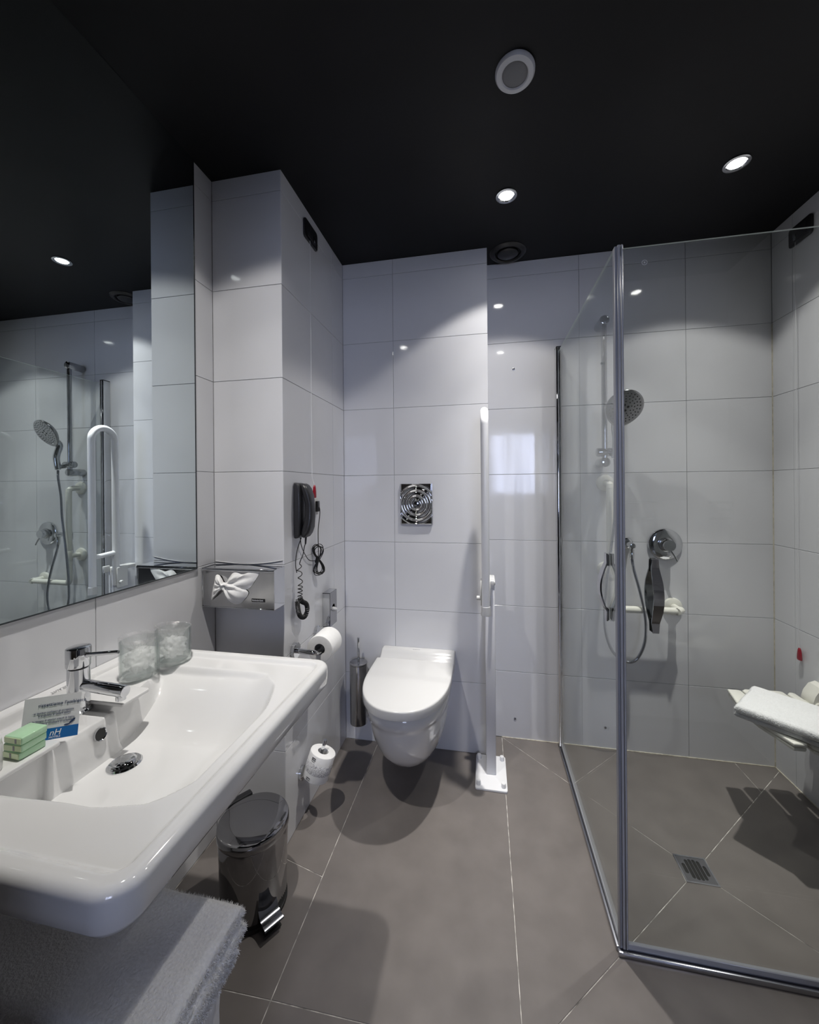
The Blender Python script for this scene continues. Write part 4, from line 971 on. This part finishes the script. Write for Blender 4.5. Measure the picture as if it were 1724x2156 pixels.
for sgn in (-1, 1):
    bm = NB(); bow(bm, fb, .882, 1.080, .022, .0125, .0045, sgn); o = obj('pull_handle', bm, 'chrome_soft', t, smooth=50)
    for zz in (.884, 1.044):
        bm = NB(); box(bm, .434, .454, *(sorted((GY + sgn * .0034, GY + sgn * .0065))), zz, zz + .034, .001, 1); obj('grip_insert', bm, 'black_plastic', o)

# ------------------------------------------------------------------ shower fittings
sxb, syb = .549, 1.945
t = thing('shower_rail', 'chrome vertical shower slide rail on the tiled shower wall', 'shower rail', (sxb, Y3, 1.385))
bm = NB(); cyl(bm, (sxb, syb, 1.400), (sxb, syb, 2.040), .0125, n=24); obj('rail', bm, 'chrome_soft', t)
for zz in (2.042, 1.385):
    bm = NB(); cyl(bm, (sxb, syb - .016, zz), (sxb, Y3 - .0005, zz), .0225, n=32, bev=.006); obj('wall_mount', bm, 'chrome_soft', t)
bm = NB(); cyl(bm, (sxb - .036, syb, 1.432), (sxb + .040, syb, 1.432), .0200, n=28, bev=.004); sl = obj('slider', bm, 'chrome_soft', t)
bm = NB(); cyl(bm, (sxb + .026, syb - .004, 1.424), (sxb + .028, syb - .046, 1.418), .0135, n=24, bev=.003); obj('cradle', bm, 'chrome_soft', sl)
# hand shower
t = thing('hand_shower', 'chrome hand shower with wide round spray head resting in the rail cradle', 'hand shower', (.578, 1.90, 1.40))
hc_ = V(.604, 1.853, 1.620); hn = V(.10, -.86, -.50).normalized(); hb = V(.578, 1.898, 1.400)
up_ = (hc_ - hb); up_ = (up_ - hn * up_.dot(hn)).normalized(); sd_ = up_.cross(hn).normalized()
bm = NB(); rings = []; NN = 44
def headring(s_, dep, e_=1.0):
    out = []
    for k in range(NN):
        a = 2 * PI * k / NN; rx = .081 * s_; ry = (.079 if math.sin(a) > 0 else .090 * e_) * s_
        px_ = math.cos(a) * (1 - (.18 * max(0, -math.sin(a)) ** 2)); out.append(hc_ + sd_ * (rx * px_) + up_ * (ry * math.sin(a)) + hn * dep)
    return out
for s_, dp in ((.05, -.030), (.45, -.028), (.80, -.019), (.96, -.008), (1.0, .0), (.99, .004), (.95, .0065), (.90, .0068), (.3, .0075), (.02, .0076)): rings.append(headring(s_, dp))
loft(bm, rings); obj('spray_head', bm, 'chrome_brushed', t, smooth=50)
bm = NB()
for r_, n_ in ((.064, 26), (.052, 21), (.040, 16), (.028, 9)):
    for k in range(n_):
        a = 2 * PI * (k + .5 * (r_ < .05)) / n_; lathe(bm, [(.0028, 0), (.0022, .0012)], hc_ + sd_ * (r_ * math.cos(a)) + up_ * (r_ * math.sin(a)) + hn * .0070, axis=hn, n=8)
for a in (0.4, 1.97, 3.54, 5.1): lathe(bm, [(.0055, 0), (.005, .0010)], hc_ + sd_ * (.013 * math.cos(a)) + up_ * (.013 * math.sin(a)) + hn * .0073, axis=hn, n=12)
obj('spray_nozzles', bm, 'rubber_black', t, kind='stuff')
hs = hc_ - up_ * .060 - hn * .012
bm = NB(); tube(bm, spline([hs, hs - up_ * .035 - hn * .006, hb + (hs - hb) * .45, hb], 6), [.024, .023, .0220, .0210, .0202, .0196, .0191, .0187, .0184, .0181, .0178, .0175, .0172, .0169, .0166, .0163, .016, .0155, .014], n=20); obj('handle', bm, 'chrome', t)
# hose
wo = V(.667, Y3, 1.000)
hp = spline([hb - V(0, 0, .002), (.580, 1.900, 1.35), (.582, 1.916, 1.24), (.581, 1.920, 1.12), (.568, 1.922, 1.0), (.549, 1.922, .85), (.537, 1.922, .70), (.541, 1.922, .60), (.570, 1.922, .515), (.625, 1.922, .474), (.672, 1.930, .485), (.706, 1.930, .56), (.712, 1.932, .66), (.695, 1.942, .78), (.672, 1.955, .89), (.667, 1.962, .940)], 44)
hr = [.0068 if k % 2 else .0058 for k in range(len(hp))]
t = thing('shower_hose', 'ribbed metal shower hose looping from hand shower down to the wall outlet', 'hose', (.62, 1.93, .47))
bm = NB(); tube(bm, hp, hr, n=12); obj('hose', bm, 'aluminium', t, smooth=80)
bm = NB(); cyl(bm, (.667, 1.962, .936), (.667, 1.963, .966), .0095, .0105, n=20, bev=.001); obj('end_nut', bm, 'chrome', t)
t = thing('hose_outlet', 'small round chrome hose outlet elbow on the shower wall', 'outlet', (.667, Y3, 1.0))
bm = NB(); lathe(bm, [(.0265, 0), (.0265, .006), (.024, .009), (.014, .011)], (.667, Y3 - .0005, 1.000), axis=(0, -1, 0), n=36); obj('rosette', bm, 'chrome', t)
bm = NB(); cyl(bm, (.667, Y3 - .008, 1.0), (.667, 1.945, .997), .0135, n=24, bev=.003); cyl(bm, (.667, 1.963, .996), (.667, 1.963, .967), .0105, n=20, bev=.001); obj('elbow', bm, 'chrome', t)
# mixer valve
t = thing('shower_mixer', 'round chrome shower mixer valve with small lever on the shower wall', 'mixer', (.834, Y3, 1.0))
mc = V(.832, Y3, .998)
bm = NB(); lathe(bm, [(.073, 0), (.074, .002), (.072, .010), (.066, .014), (.040, .017), (.034, .017)], mc - V(0, .0005, 0), axis=(0, -1, 0), n=56); obj('rosette', bm, 'chrome', t)
bm = NB(); lathe(bm, [(.034, .014), (.033, .020), (.0285, .022)], mc, axis=(0, -1, 0), n=44); obj('collar', bm, 'chrome_brushed', t)
bm = NB(); lathe(bm, [(.0265, .018), (.0265, .052), (.0255, .055), (.001, .0555)], mc, axis=(0, -1, 0), n=40); kn = obj('knob', bm, 'chrome', t)
bm = NB(); tube(bm, [mc + V(.006, -.046, -.020), mc + V(.020, -.052, -.046), mc + V(.030, -.056, -.070)], [.0055, .0048, .004], n=14); obj('lever', bm, 'chrome', t)
# angled grab bar
t = thing('shower_grab_bar', 'ivory angled grab bar behind the shower hose', 'grab bar', (.57, Y3, .70))
gb = 1.953
bm = NB(); tube(bm, bend([(.572, Y3 - .012, 1.289), (.574, gb + .004, 1.286), (.572, gb, 1.26), (.572, gb, .703), (.600, gb, .703), (.856, gb, .706), (.862, gb + .006, .706), (.863, Y3 - .012, .706)], .024, 7), .0158, n=20); obj('bar', bm, 'bar_ivory', t)
bm = NB(); cyl(bm, (.572, gb, .868), (.572, Y3 - .012, .868), .0145, n=20); obj('stub', bm, 'bar_ivory', t)
bm = NB(); cyl(bm, (.572, gb, .84), (.572, gb, .90), .0172, n=24, bev=.001); obj('joint_sleeve', bm, 'bar_ivory', t)
for x_, z_ in ((.572, 1.289), (.572, .868), (.863, .706)):
    bm = NB(); lathe(bm, [(.0405, 0), (.0408, .004), (.038, .011), (.030, .0150), (.017, .017)], (x_, Y3 - .0005, z_), axis=(0, -1, 0), n=40); obj('rosette', bm, 'bar_ivory', t)
# old screw plugs
for x_, z_, lb in ((.148, 1.870, 'dark screw plug high in the shower wall tile beside the back wall corner'), (.141, .100, 'dark screw plug low in the shower wall tile near the floor post'), (.565, .101, 'grey screw plug low in the shower wall tile behind the glass')):
    t = thing('screw_plug', lb, 'screw', (x_, Y3, z_))
    bm = NB(); lathe(bm, [(.0062, 0), (.0060, .0012), (.0042, .0018), (.001, .0018)], (x_, Y3 - .0003, z_), axis=(0, -1, 0), n=20); obj('head', bm, 'aluminium', t)
    bm = NB(); lathe(bm, [(.0032, .0012), (.0028, .0024), (.001, .0024)], (x_, Y3 - .0003, z_), axis=(0, -1, 0), n=14); obj('socket', bm, 'rubber_black', t)
# drain
t = thing('floor_drain', 'square chrome floor drain with slotted grate in the shower floor', 'drain', (.676, 1.44, 0))
dcx, dcy, dh = .6757, 1.4403, .0478
bm = NB(); box(bm, dcx - dh + .002, dcx + dh - .002, dcy - dh + .002, dcy + dh - .002, -.0011, -.0004); obj('pit', bm, 'rubber_black', t)
def slot(cx, hl, w_=.0052):
    out = []
    for sg, a0 in ((1, 0), (-1, PI)):
        for k in range(7):
            a = a0 + PI * k / 6; out.append((cx + w_ * math.cos(a), dcy + sg * (hl - w_) + w_ * math.sin(a)))
    return out
bm = NB(); plate(bm, rrect(dcx - dh + .003, dcx + dh - .003, dcy - dh + .003, dcy + dh - .003, .001, 2), [slot(dcx - .031, .018), slot(dcx - .0175, .033), slot(dcx - .0055, .036), slot(dcx + .0065, .036), slot(dcx + .0185, .033), slot(dcx + .0315, .018)], .0004, .0015); obj('grate', bm, 'chrome_brushed', t, smooth=30)
bm = NB(); plate(bm, rrect(dcx - dh - .001, dcx + dh + .001, dcy - dh - .001, dcy + dh + .001, .001, 2), [rrect(dcx - dh + .0035, dcx + dh - .0035, dcy - dh + .0035, dcy + dh - .0035, .001, 2)], -.0004, .0020); obj('frame', bm, 'chrome', t, smooth=30)

# ------------------------------------------------------------------ shower seat with towel
t = thing('shower_bench', 'ivory slatted folding shower seat on the right wall with a towel on it', 'shower seat', (X3, 1.64, .40))
SZ = .440
def slat(xa, xb, ya, yb, ca_, cb_, label=None):
    """ca_: chamfer on the outer side, (dx, dy)"""
    out = [(xa, ya + ca_[1]), (xa + ca_[0], ya), (xb - .006, ya), (xb, ya + .006), (xb, yb - .006), (xb - .006, yb), (xa + cb_[0], yb), (xa, yb - cb_[1])]
    bm = NB(); roundslab(bm, out, SZ - .0135, SZ, .005, 3); roundslab(bm, [(x_ * 1.0 + (0.002 if x_ < (xa + xb) / 2 else -.002), y_ + (.002 if y_ < (ya + yb) / 2 else -.002)) for x_, y_ in out], SZ - .027, SZ - .0145, .004, 2)
    return obj('slat', bm, 'seat_ivory', t)
slat(.943, 1.015, 1.464, 1.808, (.030, .118), (.026, .110))
slat(1.022, 1.094, 1.446, 1.820, (.014, .012), (.014, .012))
slat(1.101, 1.173, 1.444, 1.826, (.012, .010), (.014, .012))
slat(1.180, 1.212, 1.444, 1.822, (.008, .008), (.014, .014))
bm = NB(); box(bm, .985, 1.20, 1.560, 1.585, SZ - .040, SZ - .0275, .003, 1); box(bm, .985, 1.20, 1.690, 1.715, SZ - .040, SZ - .0275, .003, 1); obj('cross_frame', bm, 'seat_ivory', t)
for ya in (1.505, 1.775):
    bm = NB(); box(bm, 1.17, X3 - .03, ya - .014, ya + .014, SZ - .034, SZ - .010, .004, 2); obj('hinge_arm', bm, 'seat_ivory', t)
for ya in (1.505, 1.775):
    bm = NB(); pr = [(X3 - .001, SZ - .075), (X3 - .001, SZ + .060), (X3 - .010, SZ + .064), (X3 - .028, SZ + .056), (X3 - .046, SZ + .026), (X3 - .054, SZ - .004), (X3 - .050, SZ - .026), (X3 - .030, SZ - .066), (X3 - .012, SZ - .075)]
    loft(bm, [[V(p_[0] * 1 + .002, ya - .026, p_[1] * 1) if False else V(p_[0], ya - .030, SZ + (p_[1] - SZ) * .93) for p_ in pr], [V(p_[0], ya - .024, p_[1]) for p_ in pr], [V(p_[0], ya + .024, p_[1]) for p_ in pr], [V(p_[0], ya + .030, SZ + (p_[1] - SZ) * .93) for p_ in pr]]); obj('wall_bracket', bm, 'seat_ivory', t, smooth=30)
    bm = NB(); cyl(bm, (X3 - .036, ya - .036, SZ - .012), (X3 - .036, ya + .036, SZ - .012), .013, n=20, bev=.002); obj('hinge_pin', bm, 'seat_ivory', t)
# towel: folded once, lying askew
t = thing('folded_towel', 'folded white terry towel lying askew on the shower seat', 'towel', (1.05, 1.62, SZ))
srf = NB(); Mt = Matrix.Translation((1.050, 1.584, SZ)) @ Matrix.Rotation(math.radians(-43), 4, 'Z')
for k, (ya_, yb_, za_, zb_) in enumerate(((-.112, .110, .0012, .0185), (-.120, .116, .0180, .0480))):
    bm = NB(); soft_slab(bm, -.134, .140, ya_, yb_, za_, zb_, .0135 if k else .008, 70, 60, .0022, 50 + k); bm.transform(Mt)
    me = bpy.data.meshes.new('tmp'); bm.to_mesh(me); srf.from_mesh(me); bpy.data.meshes.remove(me)
    fo = obj('fold', bm, 'terry', t, smooth=80)
srf.normal_update(); dele = [f for f in srf.faces if abs(f.normal.z) > .6]; bmesh.ops.delete(srf, geom=dele, context='FACES')
obj('pile', pile(srf, 9000, 9, .0032, .0005), 'terry_smooth', t, smooth=0, kind='stuff'); srf.free()

# ------------------------------------------------------------------ heated rail with towel on the doorway wall (mirrored in the shower glass)
t = thing('towel_rail', 'chrome double towel rail by the doorway, mirrored in the shower glass', 'towel rail', (1.0, YF, 1.09))
bm = NB()
for zz in (1.185, 1.100): cyl(bm, (.752, YF + .072, zz), (1.250, YF + .072, zz), .0065, n=14)
obj('bars', bm, 'chrome', t)
for x_ in (.752, 1.250):
    bm = NB(); box(bm, x_ - .004, x_ + .004, YF + .062, YF + .082, 1.09, 1.195, .002, 1); cyl(bm, (x_, YF + .0005, 1.143), (x_, YF + .066, 1.143), .008, n=14); obj('end_bracket', bm, 'chrome', t)
t = thing('hanging_towel', 'white towel hanging on the double towel rail, mirrored in the shower glass', 'towel', (1.02, YF + .072, .70))
bm = drape(.895, 1.135, arch(YF + .055, YF + .089, 1.200, .014, .70, .008), 26, 12, .003); obj('cloth', bm, 'terry_smooth', t, smooth=80)
